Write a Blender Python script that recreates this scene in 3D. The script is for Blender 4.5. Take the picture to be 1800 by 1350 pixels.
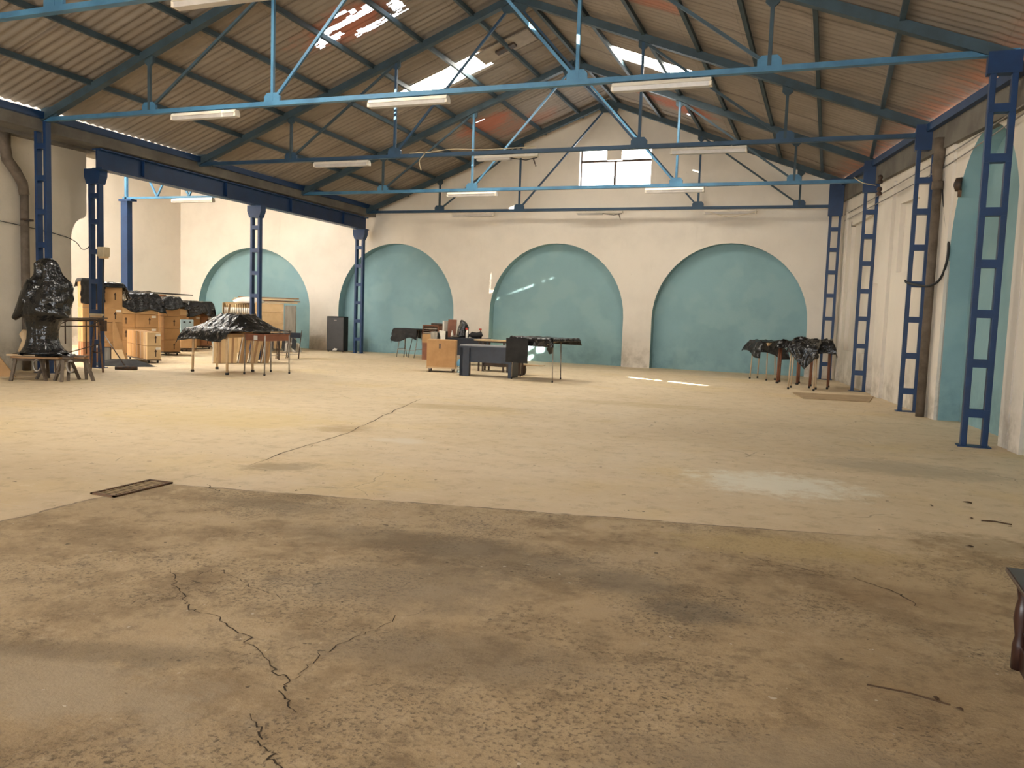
import bpy, bmesh, math, random
from mathutils import Vector, Matrix, geometry, noise as mnoise
random.seed(7)
sc = bpy.context.scene
for o in list(bpy.data.objects): bpy.data.objects.remove(o)
COL = sc.collection
# ---------------------------------------------------------------- camera
yaw, pitch, roll = .3652, -.0856, .0348
cy, sy, cp, sp, cr, sr = math.cos(yaw), math.sin(yaw), math.cos(pitch), math.sin(pitch), math.cos(roll), math.sin(roll)
fw = Vector((-sy*cp, cy*cp, sp)); rt = Vector((cy, sy, 0)); up = rt.cross(fw)
R_ = rt*cr + up*sr; U_ = up*cr - rt*sr
cam = bpy.data.cameras.new('camera'); co = bpy.data.objects.new('camera', cam); COL.objects.link(co)
co.matrix_world = Matrix(((R_.x, U_.x, -fw.x, 0), (R_.y, U_.y, -fw.y, 0), (R_.z, U_.z, -fw.z, 1.6), (0, 0, 0, 1)))
cam.sensor_width = 36; cam.lens = 1448.7*36/1800; cam.clip_end = 300
sc.camera = co
# ---------------------------------------------------------------- light
wd = bpy.data.worlds.new('sky'); sc.world = wd; wd.use_nodes = True
bg = wd.node_tree.nodes['Background']; bg.inputs[0].default_value = (.86, .93, 1, 1); bg.inputs[1].default_value = 4.7
sun = bpy.data.lights.new('sun', 'SUN'); sun.energy = 34; sun.angle = .009; sun.color = (1, .93, .80)
so = bpy.data.objects.new('sun', sun); COL.objects.link(so)
so.rotation_euler = Vector((-.3, 11.1, -7.6)).to_track_quat('-Z', 'Y').to_euler()
EMIT_SKY = 18
def portal(loc, rot, sx, sz):
    l = bpy.data.lights.new('daylight_portal', 'AREA'); l.shape = 'RECTANGLE'; l.size = sx; l.size_y = sz
    l.cycles.is_portal = True; l.energy = 1
    o = bpy.data.objects.new('daylight_portal', l); o.location = loc; o.rotation_euler = rot; COL.objects.link(o)
portal((-7, -8.95, 2.5), (math.pi/2, 0, 0), 14.9, 5)
portal((-20.4, -1.95, 3.2), (math.pi/2, 0, 0), 7.4, 6.3)
vs = sc.view_settings; vs.view_transform = 'Standard'; vs.look = 'None'; vs.gamma = 1; vs.exposure = 1.24; vs.use_curve_mapping = False
# ---------------------------------------------------------------- helpers
class MB:
    def __init__(s): s.v = []; s.f = []
    def add(s, vs, fs):
        n = len(s.v); s.v += [tuple(v) for v in vs]; s.f += [tuple(i+n for i in f) for f in fs]; return s
    def box(s, x0, y0, z0, x1, y1, z1):
        return s.add([(x0,y0,z0),(x1,y0,z0),(x1,y1,z0),(x0,y1,z0),(x0,y0,z1),(x1,y0,z1),(x1,y1,z1),(x0,y1,z1)],
              [(0,3,2,1),(4,5,6,7),(0,1,5,4),(1,2,6,5),(2,3,7,6),(3,0,4,7)])
    def beam(s, a, b, w, h, upv=(0,0,1)):
        a = Vector(a); b = Vector(b); d = (b-a).normalized(); u = Vector(upv)
        if abs(d.dot(u)) > .98: u = Vector((0,1,0))
        x = d.cross(u).normalized()*w/2; y = x.cross(d).normalized()*h/2
        vs = [a-x-y,a+x-y,a+x+y,a-x+y,b-x-y,b+x-y,b+x+y,b-x+y]
        return s.add(vs, [(0,3,2,1),(4,5,6,7),(0,1,5,4),(1,2,6,5),(2,3,7,6),(3,0,4,7)])
    def tube(s, pts, r, n=8, caps=True):
        pts = [Vector(p) for p in pts]; rs = r if isinstance(r, (list, tuple)) else [r]*len(pts)
        rings = []
        for i, p in enumerate(pts):
            d = (pts[min(i+1, len(pts)-1)] - pts[max(i-1, 0)]).normalized()
            u = Vector((0,0,1)) if abs(d.z) < .9 else Vector((0,1,0))
            x = d.cross(u).normalized(); y = x.cross(d)
            rings.append([p + (x*math.cos(t*2*math.pi/n) + y*math.sin(t*2*math.pi/n))*rs[i] for t in range(n)])
        vs = [q for rg in rings for q in rg]; fs = []
        for i in range(len(pts)-1):
            for t in range(n): fs.append((i*n+t, i*n+(t+1)%n, (i+1)*n+(t+1)%n, (i+1)*n+t))
        if caps: fs += [tuple(range(n)), tuple((len(pts)-1)*n+t for t in reversed(range(n)))]
        return s.add(vs, fs)
    def lathe(s, c, prof, n=16):
        vs = []; fs = []
        for r, z in prof:
            for t in range(n): vs.append((c[0]+r*math.cos(t*2*math.pi/n), c[1]+r*math.sin(t*2*math.pi/n), c[2]+z))
        for i in range(len(prof)-1):
            for t in range(n): fs.append((i*n+t, i*n+(t+1)%n, (i+1)*n+(t+1)%n, (i+1)*n+t))
        fs += [tuple(reversed(range(n))), tuple((len(prof)-1)*n+t for t in range(n))]
        return s.add(vs, fs)
    def prism(s, poly, a, b):          # polygon given as 3D points, extruded by vector
        off = Vector(b); n = len(poly); p = [Vector(q)+Vector(a) for q in poly]
        return s.add(p + [q+off for q in p], [tuple(range(n)), tuple(reversed(range(n, 2*n)))] + [(i, i+n, (i+1)%n+n, (i+1)%n) for i in range(n)])
    def build(s, name, mat, parent=None, smooth=False, bevel=0, loc=None, rz=0):
        me = bpy.data.meshes.new(name); me.from_pydata(s.v, [], s.f)
        bm = bmesh.new(); bm.from_mesh(me); bmesh.ops.recalc_face_normals(bm, faces=bm.faces); bm.to_mesh(me); bm.free()
        if mat: me.materials.append(mat)
        if smooth:
            for p in me.polygons: p.use_smooth = True
        o = bpy.data.objects.new(name, me); COL.objects.link(o)
        if parent: o.parent = parent
        if loc is not None: o.location = loc; o.rotation_euler = (0, 0, rz)
        if bevel:
            m = o.modifiers.new('bevel', 'BEVEL'); m.width = bevel; m.segments = 2; m.limit_method = 'ANGLE'
        return o
def tag(o, label, cat, group=None, kind=None):
    if label: o['label'] = label
    if cat: o['category'] = cat
    if group: o['group'] = group
    if kind: o['kind'] = kind
    return o
def empty(name, loc, rz, label, cat, group=None):
    o = bpy.data.objects.new(name, None); COL.objects.link(o); o.location = loc; o.rotation_euler = (0, 0, rz)
    o.empty_display_size = .2
    return tag(o, label, cat, group)
def struct(o): o['kind'] = 'structure'; return o
def copy_tree(o, parent=None):
    c = o.copy(); COL.objects.link(c)
    if parent: c.parent = parent
    for ch in list(o.children): copy_tree(ch, c)
    return c
# ---------------------------------------------------------------- materials
class NT:
    def __init__(s, name, rough=.8, metal=0, spec=.3):
        s.m = bpy.data.materials.new(name); s.m.use_nodes = True; s.t = s.m.node_tree; s.b = s.t.nodes['Principled BSDF']
        s.b.inputs['Roughness'].default_value = rough; s.b.inputs['Metallic'].default_value = metal
        s.b.inputs['Specular IOR Level'].default_value = spec
        s.tc = s.t.nodes.new('ShaderNodeTexCoord'); s.obj = s.tc.outputs['Object']
    def l(s, a, b): s.t.links.new(a, b)
    def setin(s, inp, v):
        if hasattr(v, 'is_output'): s.l(v, inp)
        else: inp.default_value = v
    def math(s, op, a, b=0, c=None, clamp=False):
        n = s.t.nodes.new('ShaderNodeMath'); n.operation = op; n.use_clamp = clamp
        s.setin(n.inputs[0], a); s.setin(n.inputs[1], b)
        if c is not None: s.setin(n.inputs[2], c)
        return n.outputs[0]
    def noise(s, scale, detail=4, rough=.6, vec=None, stretch=None, seed=0):
        n = s.t.nodes.new('ShaderNodeTexNoise'); n.inputs['Scale'].default_value = scale
        n.inputs['Detail'].default_value = detail; n.inputs['Roughness'].default_value = rough
        v = vec or s.obj
        if stretch or seed:
            mp = s.t.nodes.new('ShaderNodeMapping'); s.l(v, mp.inputs[0])
            mp.inputs['Scale'].default_value = stretch or (1,1,1); mp.inputs['Location'].default_value = (seed*3.7, seed*1.3, seed*5.1); v = mp.outputs[0]
        s.l(v, n.inputs['Vector']); return n.outputs['Fac']
    def ramp(s, f, a, b, lo=0., hi=1.):
        n = s.t.nodes.new('ShaderNodeMapRange'); n.interpolation_type = 'SMOOTHSTEP'
        s.l(f, n.inputs[0]); n.inputs[1].default_value = a; n.inputs[2].default_value = b; n.inputs[3].default_value = lo; n.inputs[4].default_value = hi
        return n.outputs[0]
    def mix(s, f, a, b):
        n = s.t.nodes.new('ShaderNodeMix'); n.data_type = 'RGBA'
        s.setin(n.inputs[0], f)
        for i, c in ((6, a), (7, b)):
            if hasattr(c, 'is_output'): s.l(c, n.inputs[i])
            else: n.inputs[i].default_value = (*c, 1)
        return n.outputs[2]
    def xyz(s, v=None):
        n = s.t.nodes.new('ShaderNodeSeparateXYZ'); s.l(v or s.obj, n.inputs[0]); return n.outputs
    def blob(s, cx, cy, rx, ry, nz, amt=.8, ax=0, ay=1, rot=0):
        o = s.xyz(); u = s.math('SUBTRACT', o[ax], cx); v = s.math('SUBTRACT', o[ay], cy)
        if rot:
            c, q = math.cos(rot), math.sin(rot)
            u2 = s.math('ADD', s.math('MULTIPLY', u, c), s.math('MULTIPLY', v, q)); v = s.math('SUBTRACT', s.math('MULTIPLY', v, c), s.math('MULTIPLY', u, q)); u = u2
        u = s.math('DIVIDE', u, rx); v = s.math('DIVIDE', v, ry)
        d = s.math('SQRT', s.math('ADD', s.math('MULTIPLY', u, u), s.math('MULTIPLY', v, v)))
        d = s.math('ADD', d, s.math('MULTIPLY', s.math('SUBTRACT', nz, .5), amt*2))
        return s.ramp(d, 1.0, .35)
    def color(s, c): s.setin(s.b.inputs['Base Color'], c if hasattr(c, 'is_output') else (*c, 1)); return s
    def bump(s, h, st=.3, dist=.02):
        n = s.t.nodes.new('ShaderNodeBump'); n.inputs['Strength'].default_value = st; n.inputs['Distance'].default_value = dist
        s.l(h, n.inputs['Height']); s.l(n.outputs[0], s.b.inputs['Normal']); return s
def simple(name, c, c2=None, rough=.7, metal=0, spec=.3, scale=4, bump=0, bs=30, stretch=None):
    n = NT(name, rough, metal, spec)
    c2 = c2 or tuple(x*.8 for x in c)
    n.color(n.mix(n.ramp(n.noise(scale, 5, .6, stretch=stretch), .35, .68), c, c2))
    if bump: n.bump(n.noise(bs, 4, stretch=stretch), bump, .01)
    return n.m
M = {}
M['blue'] = simple('blue_paint', (.007,.034,.105), (.006,.026,.078), .42, spec=.4, scale=3, bump=.15, bs=15)
M['blue_light'] = simple('truss_paint', (.055,.165,.27), (.035,.11,.19), .45, spec=.4, scale=2, bump=.1)
M['blue_shaded'] = simple('shaded_truss_paint', (.022,.060,.11), (.016,.042,.075), .5, spec=.35, scale=2, bump=.1)  # same truss paint with shade put into its colour
M['blue_dusty'] = simple('purlin_paint', (.036,.064,.082), (.028,.046,.056), .6, spec=.35, scale=3)
# plaster
def plaster(name, base, dark, dirt, patchy=None, lowdirt=True):
    n = NT(name, .85, spec=.2)
    nz = n.noise(.5, 6, .65); c = n.mix(n.ramp(nz, .38, .72), base, dark)
    st = n.noise(1.2, 5, .7, stretch=(1.6, 1.6, .22), seed=2)
    c = n.mix(n.ramp(st, .60, .85, 0, .28), c, dirt)
    if lowdirt:
        z = n.xyz()[2]; f = n.math('MULTIPLY', n.ramp(z, 1.3, 0), n.ramp(n.noise(1.7, 6, .7, seed=4), .40, .66, 0, .75))
        c = n.mix(f, c, dirt)
    if patchy: c = n.mix(n.ramp(n.noise(.9, 3, .5, seed=6), .5, .62, 0, .6), c, patchy)
    sp = n.noise(9, 3, .8, seed=8); c = n.mix(n.ramp(sp, .70, .78, 0, .4), c, dirt)
    n.color(c); n.bump(n.noise(18, 5, .6), .25, .01); return n.m
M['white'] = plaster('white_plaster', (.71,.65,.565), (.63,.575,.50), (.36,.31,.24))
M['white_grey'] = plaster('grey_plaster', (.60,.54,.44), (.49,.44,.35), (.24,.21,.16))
M['teal'] = plaster('teal_plaster', (.235,.375,.40), (.205,.33,.35), (.15,.25,.265), (.27,.41,.42))
M['lintel'] = simple('bare_concrete', (.17,.155,.13), (.11,.10,.085), .9, scale=1.5, bump=.4, bs=12)
# floor
def floor_mat():
    n = NT('worn_concrete_floor', .62, spec=.28)
    o = n.xyz(); big = n.noise(.35, 6, .6); med = n.noise(1.4, 7, .68, seed=1); fine = n.noise(38, 4, .75); grit = n.noise(110, 2, .6, seed=9)
    stre = n.noise(1.0, 6, .65, stretch=(.35, 1.3, 1), seed=5)
    far = n.mix(n.ramp(big, .35, .68), (.66,.535,.365), (.60,.475,.31))
    far = n.mix(n.ramp(stre, .50, .68, 0, .5), far, (.70,.57,.41))
    far = n.mix(n.ramp(med, .56, .74, 0, .5), far, (.50,.385,.24))
    far = n.mix(n.ramp(n.noise(.55, 4, .55, seed=11), .5, .68, 0, .55), far, (.66,.51,.28))
    near = n.mix(n.ramp(big, .35, .7), (.50,.38,.225), (.40,.295,.17))
    near = n.mix(n.ramp(med, .48, .64, 0, .75), near, (.28,.20,.115))
    near = n.mix(n.ramp(n.noise(.8, 6, .7, seed=3), .54, .68, 0, .5), near, (.53,.42,.27))
    wav = n.math('MULTIPLY', n.math('SUBTRACT', n.noise(2.2, 4, .6, seed=7), .5), .14)
    # seam between the rough near slab and the smoother far screed
    d = n.math('SUBTRACT', n.math('ADD', n.math('MULTIPLY', n.math('ADD', o[0], 5.2), .2), 5.62), o[1])
    d = n.math('ADD', d, wav)
    dl = n.math('ADD', n.math('ADD', o[0], 5.42), wav)
    dm = n.math('MINIMUM', d, dl)
    fade = n.ramp(o[0], .9, -.4)
    isnear = n.ramp(dm, -.02, .03)
    soft = n.ramp(n.math('ADD', d, n.math('MULTIPLY', n.math('SUBTRACT', med, .5), 3)), -.5, .6)
    isnear = n.math('ADD', n.math('MULTIPLY', isnear, fade), n.math('MULTIPLY', n.math('MULTIPLY', soft, n.ramp(dl, -.02, .03)), n.math('SUBTRACT', 1, fade)))
    c = n.mix(isnear, far, near)
    # gritty exposed aggregate in the near slab
    g = n.math('MULTIPLY', isnear, n.math('MULTIPLY', n.ramp(n.noise(.9, 5, .7, seed=13), .44, .60), n.ramp(fine, .50, .62)))
    c = n.mix(n.math('MULTIPLY', g, .75), c, (.10,.075,.05))
    g3 = n.math('MULTIPLY', isnear, n.math('MULTIPLY', n.ramp(n.noise(1.6, 6, .75, seed=43), .46, .62), n.ramp(n.noise(22, 6, .8, seed=45), .50, .60))); c = n.mix(n.math('MULTIPLY', g3, .7), c, (.11,.078,.045))
    g2 = n.math('MULTIPLY', isnear, n.ramp(grit, .60, .70)); c = n.mix(n.math('MULTIPLY', g2, .35), c, (.52,.43,.31))
    # seam dark lines
    for q in (d, dl):
        ln = n.math('MULTIPLY', n.ramp(n.math('ABSOLUTE', q), .022, .004), n.ramp(n.noise(3, 3, .6, seed=15), .4, .52))
        if q is d: ln = n.math('MULTIPLY', n.math('MULTIPLY', ln, fade), n.ramp(o[0], -5.4, -5.2))
        else: ln = n.math('MULTIPLY', ln, n.ramp(o[1], 6.5, 5.2))
        c = n.mix(n.math('MULTIPLY', ln, .8), c, (.13,.095,.06))
    mott = n.noise(4.5, 9, .78, seed=41)
    c = n.mix(n.ramp(mott, .50, .64, 0, .55), c, n.mix(isnear, (.44,.34,.21), (.20,.145,.085)))
    c = n.mix(n.ramp(mott, .46, .34, 0, .45), c, n.mix(isnear, (.74,.62,.45), (.58,.46,.30)))
    mz = n.noise(4.2, 8, .78, seed=17)
    for (x, y, rx, ry, col, a, am, rot) in [
        (-.42,8.5,1.05,.75,(.80,.76,.64),.85,1.1,0), (-4.8,8.85,.5,.28,(.66,.58,.46),.8,.8,0), (.9,10.2,1.4,.7,(.33,.28,.20),.55,.8,0),
        (-.62,4.5,.42,.24,(.15,.13,.10),.55,.4,0), (-1.05,4.8,.45,.3,(.17,.145,.11),.5,.6,0), (-1.9,4.9,1.1,.5,(.20,.155,.10),.5,.9,0), (-2.2,4.2,.9,.6,(.19,.145,.095),.45,.9,.4), (-2.6,5.0,1.3,.35,(.18,.14,.09),.45,.9,.1),
        (-1.5,3.4,1.0,.35,(.17,.13,.085),.45,.8,.2), (-5.0,6.75,.55,.3,(.25,.18,.10),.6,.9,.5), (-5.9,9.3,.5,.5,(.33,.22,.10),.6,.8,.4), (-4.1,5.4,.7,.25,(.17,.13,.08),.5,.9,.1),
        (-.2,6.1,1.1,.42,(.50,.38,.18),.6,.8,.2), (.55,5.3,.7,.35,(.26,.17,.09),.4,.8,.2), (.3,3.0,1.3,.5,(.30,.24,.165),.6,.9,.2), (-3.0,2.4,1.2,.35,(.44,.36,.25),.7,.9,.1), (-1.0,2.3,1.0,.3,(.46,.39,.28),.7,.9,.5), (-5.7,12.5,1.6,.5,(.44,.32,.16),.5,.9,.3), (-3,2.75,.9,.16,(.19,.145,.09),.5,.9,.3),
        (-3.2,15,2.2,.5,(.48,.36,.19),.5,.9,.1), (-7.8,9.3,2.3,1.6,(.58,.45,.23),.5,.9,.1), (1.2,6.9,.5,.35,(.32,.24,.14),.6,.9,0)]:
        c = n.mix(n.math('MULTIPLY', n.blob(x, y, rx, ry, mz, am, rot=rot), a), c, col)
    # speckles
    sp = n.noise(14, 2, .5, seed=21); c = n.mix(n.ramp(sp, .735, .76, 0, .8), c, (.09,.065,.04))
    sp = n.noise(17, 2, .5, seed=23); c = n.mix(n.ramp(sp, .745, .77, 0, .7), c, (.70,.64,.52))
    # scratches and wheel marks
    sc1 = n.noise(3, 4, .6, stretch=(.25, 4, 1), seed=25); c = n.mix(n.math('MULTIPLY', n.ramp(sc1, .60, .68, 0, .35), n.math('SUBTRACT', 1, isnear)), c, (.64,.54,.40))
    vo = n.t.nodes.new('ShaderNodeTexVoronoi'); vo.feature = 'DISTANCE_TO_EDGE'; vo.inputs['Scale'].default_value = .55
    wv = n.t.nodes.new('ShaderNodeTexNoise'); wv.inputs['Scale'].default_value = 2.5; wv.inputs['Detail'].default_value = 6; n.l(n.obj, wv.inputs['Vector'])
    mx = n.t.nodes.new('ShaderNodeMix'); mx.data_type = 'VECTOR'; mx.inputs[0].default_value = .22; n.l(n.obj, mx.inputs[4]); n.l(wv.outputs['Color'], mx.inputs[5]); n.l(mx.outputs[1], vo.inputs['Vector'])
    cr_ = n.math('MULTIPLY', n.ramp(vo.outputs['Distance'], .004, .0008), n.ramp(n.noise(.9, 3, .6, seed=31), .56, .62))
    c = n.mix(n.math('MULTIPLY', cr_, .45), c, (.12,.09,.055))
    n.color(c)
    n.l(n.ramp(med, .3, .7, .62, .85), n.b.inputs['Roughness'])
    h = n.math('ADD', n.math('MULTIPLY', fine, n.math('ADD', n.math('MULTIPLY', isnear, .7), .15)), n.math('MULTIPLY', med, .6))
    n.bump(h, .35, .012); return n.m
M['floor'] = floor_mat()
# corrugated roof sheet
def roof_mat():
    n = NT('fibre_cement_sheet', .9, spec=.15)
    o = n.xyz()
    def cell(coord, size): return n.math('FLOOR', n.math('DIVIDE', coord, size))
    cx = n.t.nodes.new('ShaderNodeCombineXYZ'); n.l(cell(n.math('ABSOLUTE', n.math('ADD', o[0], 6.83)), 1.25), cx.inputs[0]); n.l(cell(o[1], .92), cx.inputs[1]); n.l(n.math('SIGN', n.math('ADD', o[0], 6.83)), cx.inputs[2])
    wn = n.t.nodes.new('ShaderNodeTexWhiteNoise'); n.l(cx.outputs[0], wn.inputs[0]); w = wn.outputs['Value']
    c = n.mix(w, (.26,.225,.19), (.225,.19,.155))
    c = n.mix(n.ramp(n.noise(1.2, 6, .7, stretch=(.5, 1.5, 1)), .4, .7, 0, .6), c, (.19,.155,.125))
    c = n.mix(n.ramp(n.noise(.6, 5, .7, seed=3), .5, .7, 0, .5), c, (.32,.275,.23))
    fy = n.math('FRACT', n.math('DIVIDE', o[1], .92)); c = n.mix(n.ramp(fy, .06, .01, 0, .7), c, (.10,.08,.065))
    fu = n.math('FRACT', n.math('DIVIDE', n.math('ABSOLUTE', n.math('ADD', o[0], 6.83)), 1.25)); c = n.mix(n.ramp(fu, .02, .0, 0, .4), c, (.12,.10,.08))
    mz = n.noise(2.2, 5, .7, seed=5)
    for (x, y, rx, ry, a) in [(-10.1,23.4,1.2,.9,.75), (-4.3,23.6,1.3,.8,.75), (-3.6,15.4,1.2,.4,.5), (-9.9,15.3,1.3,.8,.7), (-9.2,24.6,1.3,.8,.3), (-5.6,23.2,.9,.6,.35)]:
        c = n.mix(n.math('MULTIPLY', n.blob(x, y, rx, ry, mz, .7), a), c, (.42,.13,.075))
    ev = n.math('MULTIPLY', n.ramp(n.math('SUBTRACT', n.math('ADD', o[0], n.math('MULTIPLY', o[1], .168)), 4.511), -.75, -.1), n.ramp(n.noise(3, 3, .6, stretch=(.2, 3, 1), seed=8), .4, .6, .2, .8)); c = n.mix(ev, c, (.46,.20,.12))
    n.color(c); n.bump(n.noise(25, 5, .7), .3, .01); return n.m
M['roof'] = roof_mat()
def emit(name, c, s, mottled=None):
    n = NT(name, .5); n.b.inputs['Base Color'].default_value = (.8,.8,.8,1); n.b.inputs['Emission Color'].default_value = (*c, 1); n.b.inputs['Emission Strength'].default_value = s; return n.m
M['annex_fill_pane'] = emit('annex_fill_skylight', (1,.95,.86), 24)  # glow of unseen skylights added to brighten the annex
M['fill_pane'] = emit('unseen_fill_skylight', (1,.93,.80), 33)  # stronger glow for the added skylight out of view
M['sky_pane'] = emit('daylit_fibreglass', (1,.93,.80), EMIT_SKY)
M['win_pane'] = emit('daylit_glass', (.95,.97,1), 6)
def cardboard(name, a, b):
    n = NT(name, .8, spec=.2); oi = n.t.nodes.new('ShaderNodeObjectInfo')
    c = n.mix(n.ramp(n.noise(3, 5, .6), .35, .7), a, b); c = n.mix(n.math('MULTIPLY', oi.outputs['Random'], .5), c, tuple(x*.68 for x in a)); n.color(c)
    n.bump(n.noise(8, 3), .2, .01); return n.m
M['card'] = cardboard('cardboard', (.50,.30,.14), (.42,.245,.11))
M['card_light'] = cardboard('light_cardboard', (.62,.44,.24), (.54,.37,.19))
M['card_red'] = cardboard('reddish_cardboard', (.34,.165,.085), (.27,.125,.06))
M['tape'] = simple('brown_tape', (.33,.19,.09), rough=.35, spec=.5)
M['sticker'] = simple('white_sticker', (.72,.68,.6), (.6,.56,.48), .6)
M['ink'] = simple('black_print', (.05,.03,.02), rough=.7)
def plastic():
    n = NT('black_polythene', .20, spec=.6)
    n.color(n.mix(n.ramp(n.noise(3, 4), .4, .7), (.006,.006,.006), (.014,.013,.012)))
    n.bump(n.noise(5, 4, .55), .8, .07); return n.m
M['plastic'] = plastic()
M['cloth_black'] = simple('black_cloth', (.028,.027,.026), (.018,.017,.017), .8, bump=.5, bs=8)
M['wood'] = simple('old_wood', (.30,.17,.08), (.20,.11,.05), .65, scale=5, bump=.2, stretch=(1,1,6))
M['wood_pale'] = simple('pale_wood', (.62,.44,.25), (.52,.35,.19), .6, scale=5, bump=.1)
M['wood_dark'] = simple('dark_wood', (.075,.045,.03), (.045,.027,.018), .45, spec=.5, scale=6)
M['wood_grey'] = simple('weathered_wood', (.16,.12,.085), (.10,.075,.055), .8, scale=6, bump=.3)
M['mahogany'] = simple('polished_mahogany', (.045,.018,.012), (.03,.012,.009), .28, spec=.6, scale=5)
M['redbrown'] = simple('red_brown_board', (.22,.085,.045), (.17,.065,.035), .5, spec=.4)
M['iron'] = simple('dark_iron', (.045,.038,.032), (.09,.05,.03), .55, .3, scale=12)
M['rust'] = simple('rusty_iron', (.17,.09,.045), (.09,.055,.035), .7, scale=9, bump=.3)
M['steel'] = simple('galvanised_steel', (.34,.31,.27), (.25,.22,.19), .45, .6, scale=8)
M['navy'] = simple('navy_desk_board', (.020,.026,.042), (.015,.020,.032), .45, spec=.5)
M['grey_top'] = simple('grey_desk_top', (.22,.23,.25), (.18,.19,.21), .35, spec=.5)
M['lampwhite'] = simple('lamp_housing', (.66,.60,.50), (.58,.52,.42), .5)
M['lampdiff'] = simple('dusty_diffuser', (.44,.41,.38), (.36,.33,.30), .35, spec=.5)
M['pipe'] = simple('grey_drain_pipe', (.15,.115,.085), (.09,.07,.05), .75, scale=4, bump=.3, bs=20)
M['cream'] = simple('cream_plastic', (.52,.43,.28), (.44,.35,.22), .5)
M['cable'] = simple('black_cable', (.02,.02,.02), rough=.5)
M['whiteplastic'] = simple('white_plastic', (.72,.69,.62), (.64,.6,.53), .5)
M['red'] = simple('red_cap', (.45,.05,.03), rough=.4)
M['caseblue'] = simple('pale_blue_case', (.30,.40,.43), (.25,.34,.37), .5)
M['jug'] = simple('blue_jug', (.16,.38,.55), (.12,.3,.45), .35)
M['leaf'] = simple('dry_leaf', (.08,.045,.022), rough=.8)
M['crack'] = simple('crack_shadow_fill', (.07,.05,.032), rough=1)
M['film'] = simple('grey_wrap_film', (.34,.31,.26), (.22,.20,.17), .35, spec=.5, scale=3, stretch=(4,4,.4))
gm = NT('clear_plastic', .1); gm.b.inputs['Transmission Weight'].default_value = .8; gm.b.inputs['Base Color'].default_value = (.8,.9,.92,1); M['clear'] = gm.m
# ---------------------------------------------------------------- the shell
YE = 26.08; SL = .0225; MR = .3776; CX = -6.83; YB = -9.0
def xw(y): return .13 + .168*(YE-y)          # right wall line
def zroof(x, y): return 8.98 - SL*y - MR*abs(x-CX)
def zraf(x, y): return 8.731 - SL*y - MR*abs(x-CX)
def fill(poly, holes, fn):                    # 2D polygon with holes -> verts, tris through fn
    loops = [[Vector((a, b, 0)) for a, b in poly]] + [[Vector((a, b, 0)) for a, b in h] for h in holes]
    tris = geometry.tessellate_polygon(loops); pts = [p for lp in loops for p in lp]
    return [fn(p.x, p.y) for p in pts], [tuple(t) for t in tris]
def arch(c, hw, spring, rise, n=28, base=0.0):
    pts = [(c-hw, base)]
    for i in range(n+1):
        a = math.pi - math.pi*i/n; pts.append((c+hw*math.cos(a), spring+rise*math.sin(a)))
    return pts + [(c+hw, base)]
def strip(mb, pts, f0, f1):                   # ribbon between two mappings of a 2D path
    a = [f0(*p) for p in pts]; b = [f1(*p) for p in pts]; n = len(pts)
    mb.add(a+b, [(i, i+1, n+i+1, n+i) for i in range(n-1)])
fl = MB().box(-25, YB, -.25, 6.6, YE+.5, 0); fo = struct(fl.build('floor', M['floor']))
# end wall with four blind arches and the gable window
arches = [(-20.76, 2.33, 1.55, 2.37), (-14.57, 2.33, 1.55, 2.37), (-8.56, 2.33, 1.58, 2.36), (-2.98, 2.33, 1.58, 2.38)]
arches[0] = (-20.75, 2.60, 1.45, 2.30)
out = [(-24.6, 0)]
for a in arches: out += arch(*a)
out += [(.35, 0), (.35, zroof(.35, YE)+.0), (CX, zroof(CX, YE)), (-15.9, zroof(-15.9, YE)), (-15.9, 7.4), (-24.6, 7.4)]
win = [(-7.9, 5.72), (-5.56, 5.72), (-5.56, 6.95), (-6.52, 6.95), (-6.52, 6.58), (-7.0, 6.58), (-7.0, 6.99), (-7.9, 6.99)]
w = MB(); F0 = lambda x, z: (x, YE, z); F1 = lambda x, z: (x, YE+.42, z)
w.add(*fill(out, [win], F0)); strip(w, win+[win[0]], F0, F1)
w.box(-24.6, YE+.60, 0, .35, YE+.62, 5.2)
struct(w.build('wall_end', M['white']))
tl = MB()
for a in arches:
    p = arch(*a); strip(tl, p, F0, lambda x, z: (x, YE+.38, z)); tl.add(*fill(p, [], lambda x, z: (x, YE+.38, z)))
struct(tl.build('wall_end_arch_recess', M['teal']))
wp = MB(); wp.add(*fill(win, [], lambda x, z: (x, YE+.30, z))); wo = struct(wp.build('window_1', M['win_pane']))
fr = MB()
for a, b in [((-7.9,5.72),(-7.9,6.99)), ((-6.76,5.72),(-6.76,6.58)), ((-5.56,5.72),(-5.56,6.95)), ((-7.9,6.58),(-5.56,6.58)), ((-7.9,6.99),(-7.0,6.99)), ((-6.52,6.95),(-5.56,6.95)), ((-7.9,5.72),(-5.56,5.72))]:
    fr.beam((a[0], YE+.22, a[1]), (b[0], YE+.22, b[1]), .07, .07)
fr.build('window_frame', M['iron'], wo)
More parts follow.
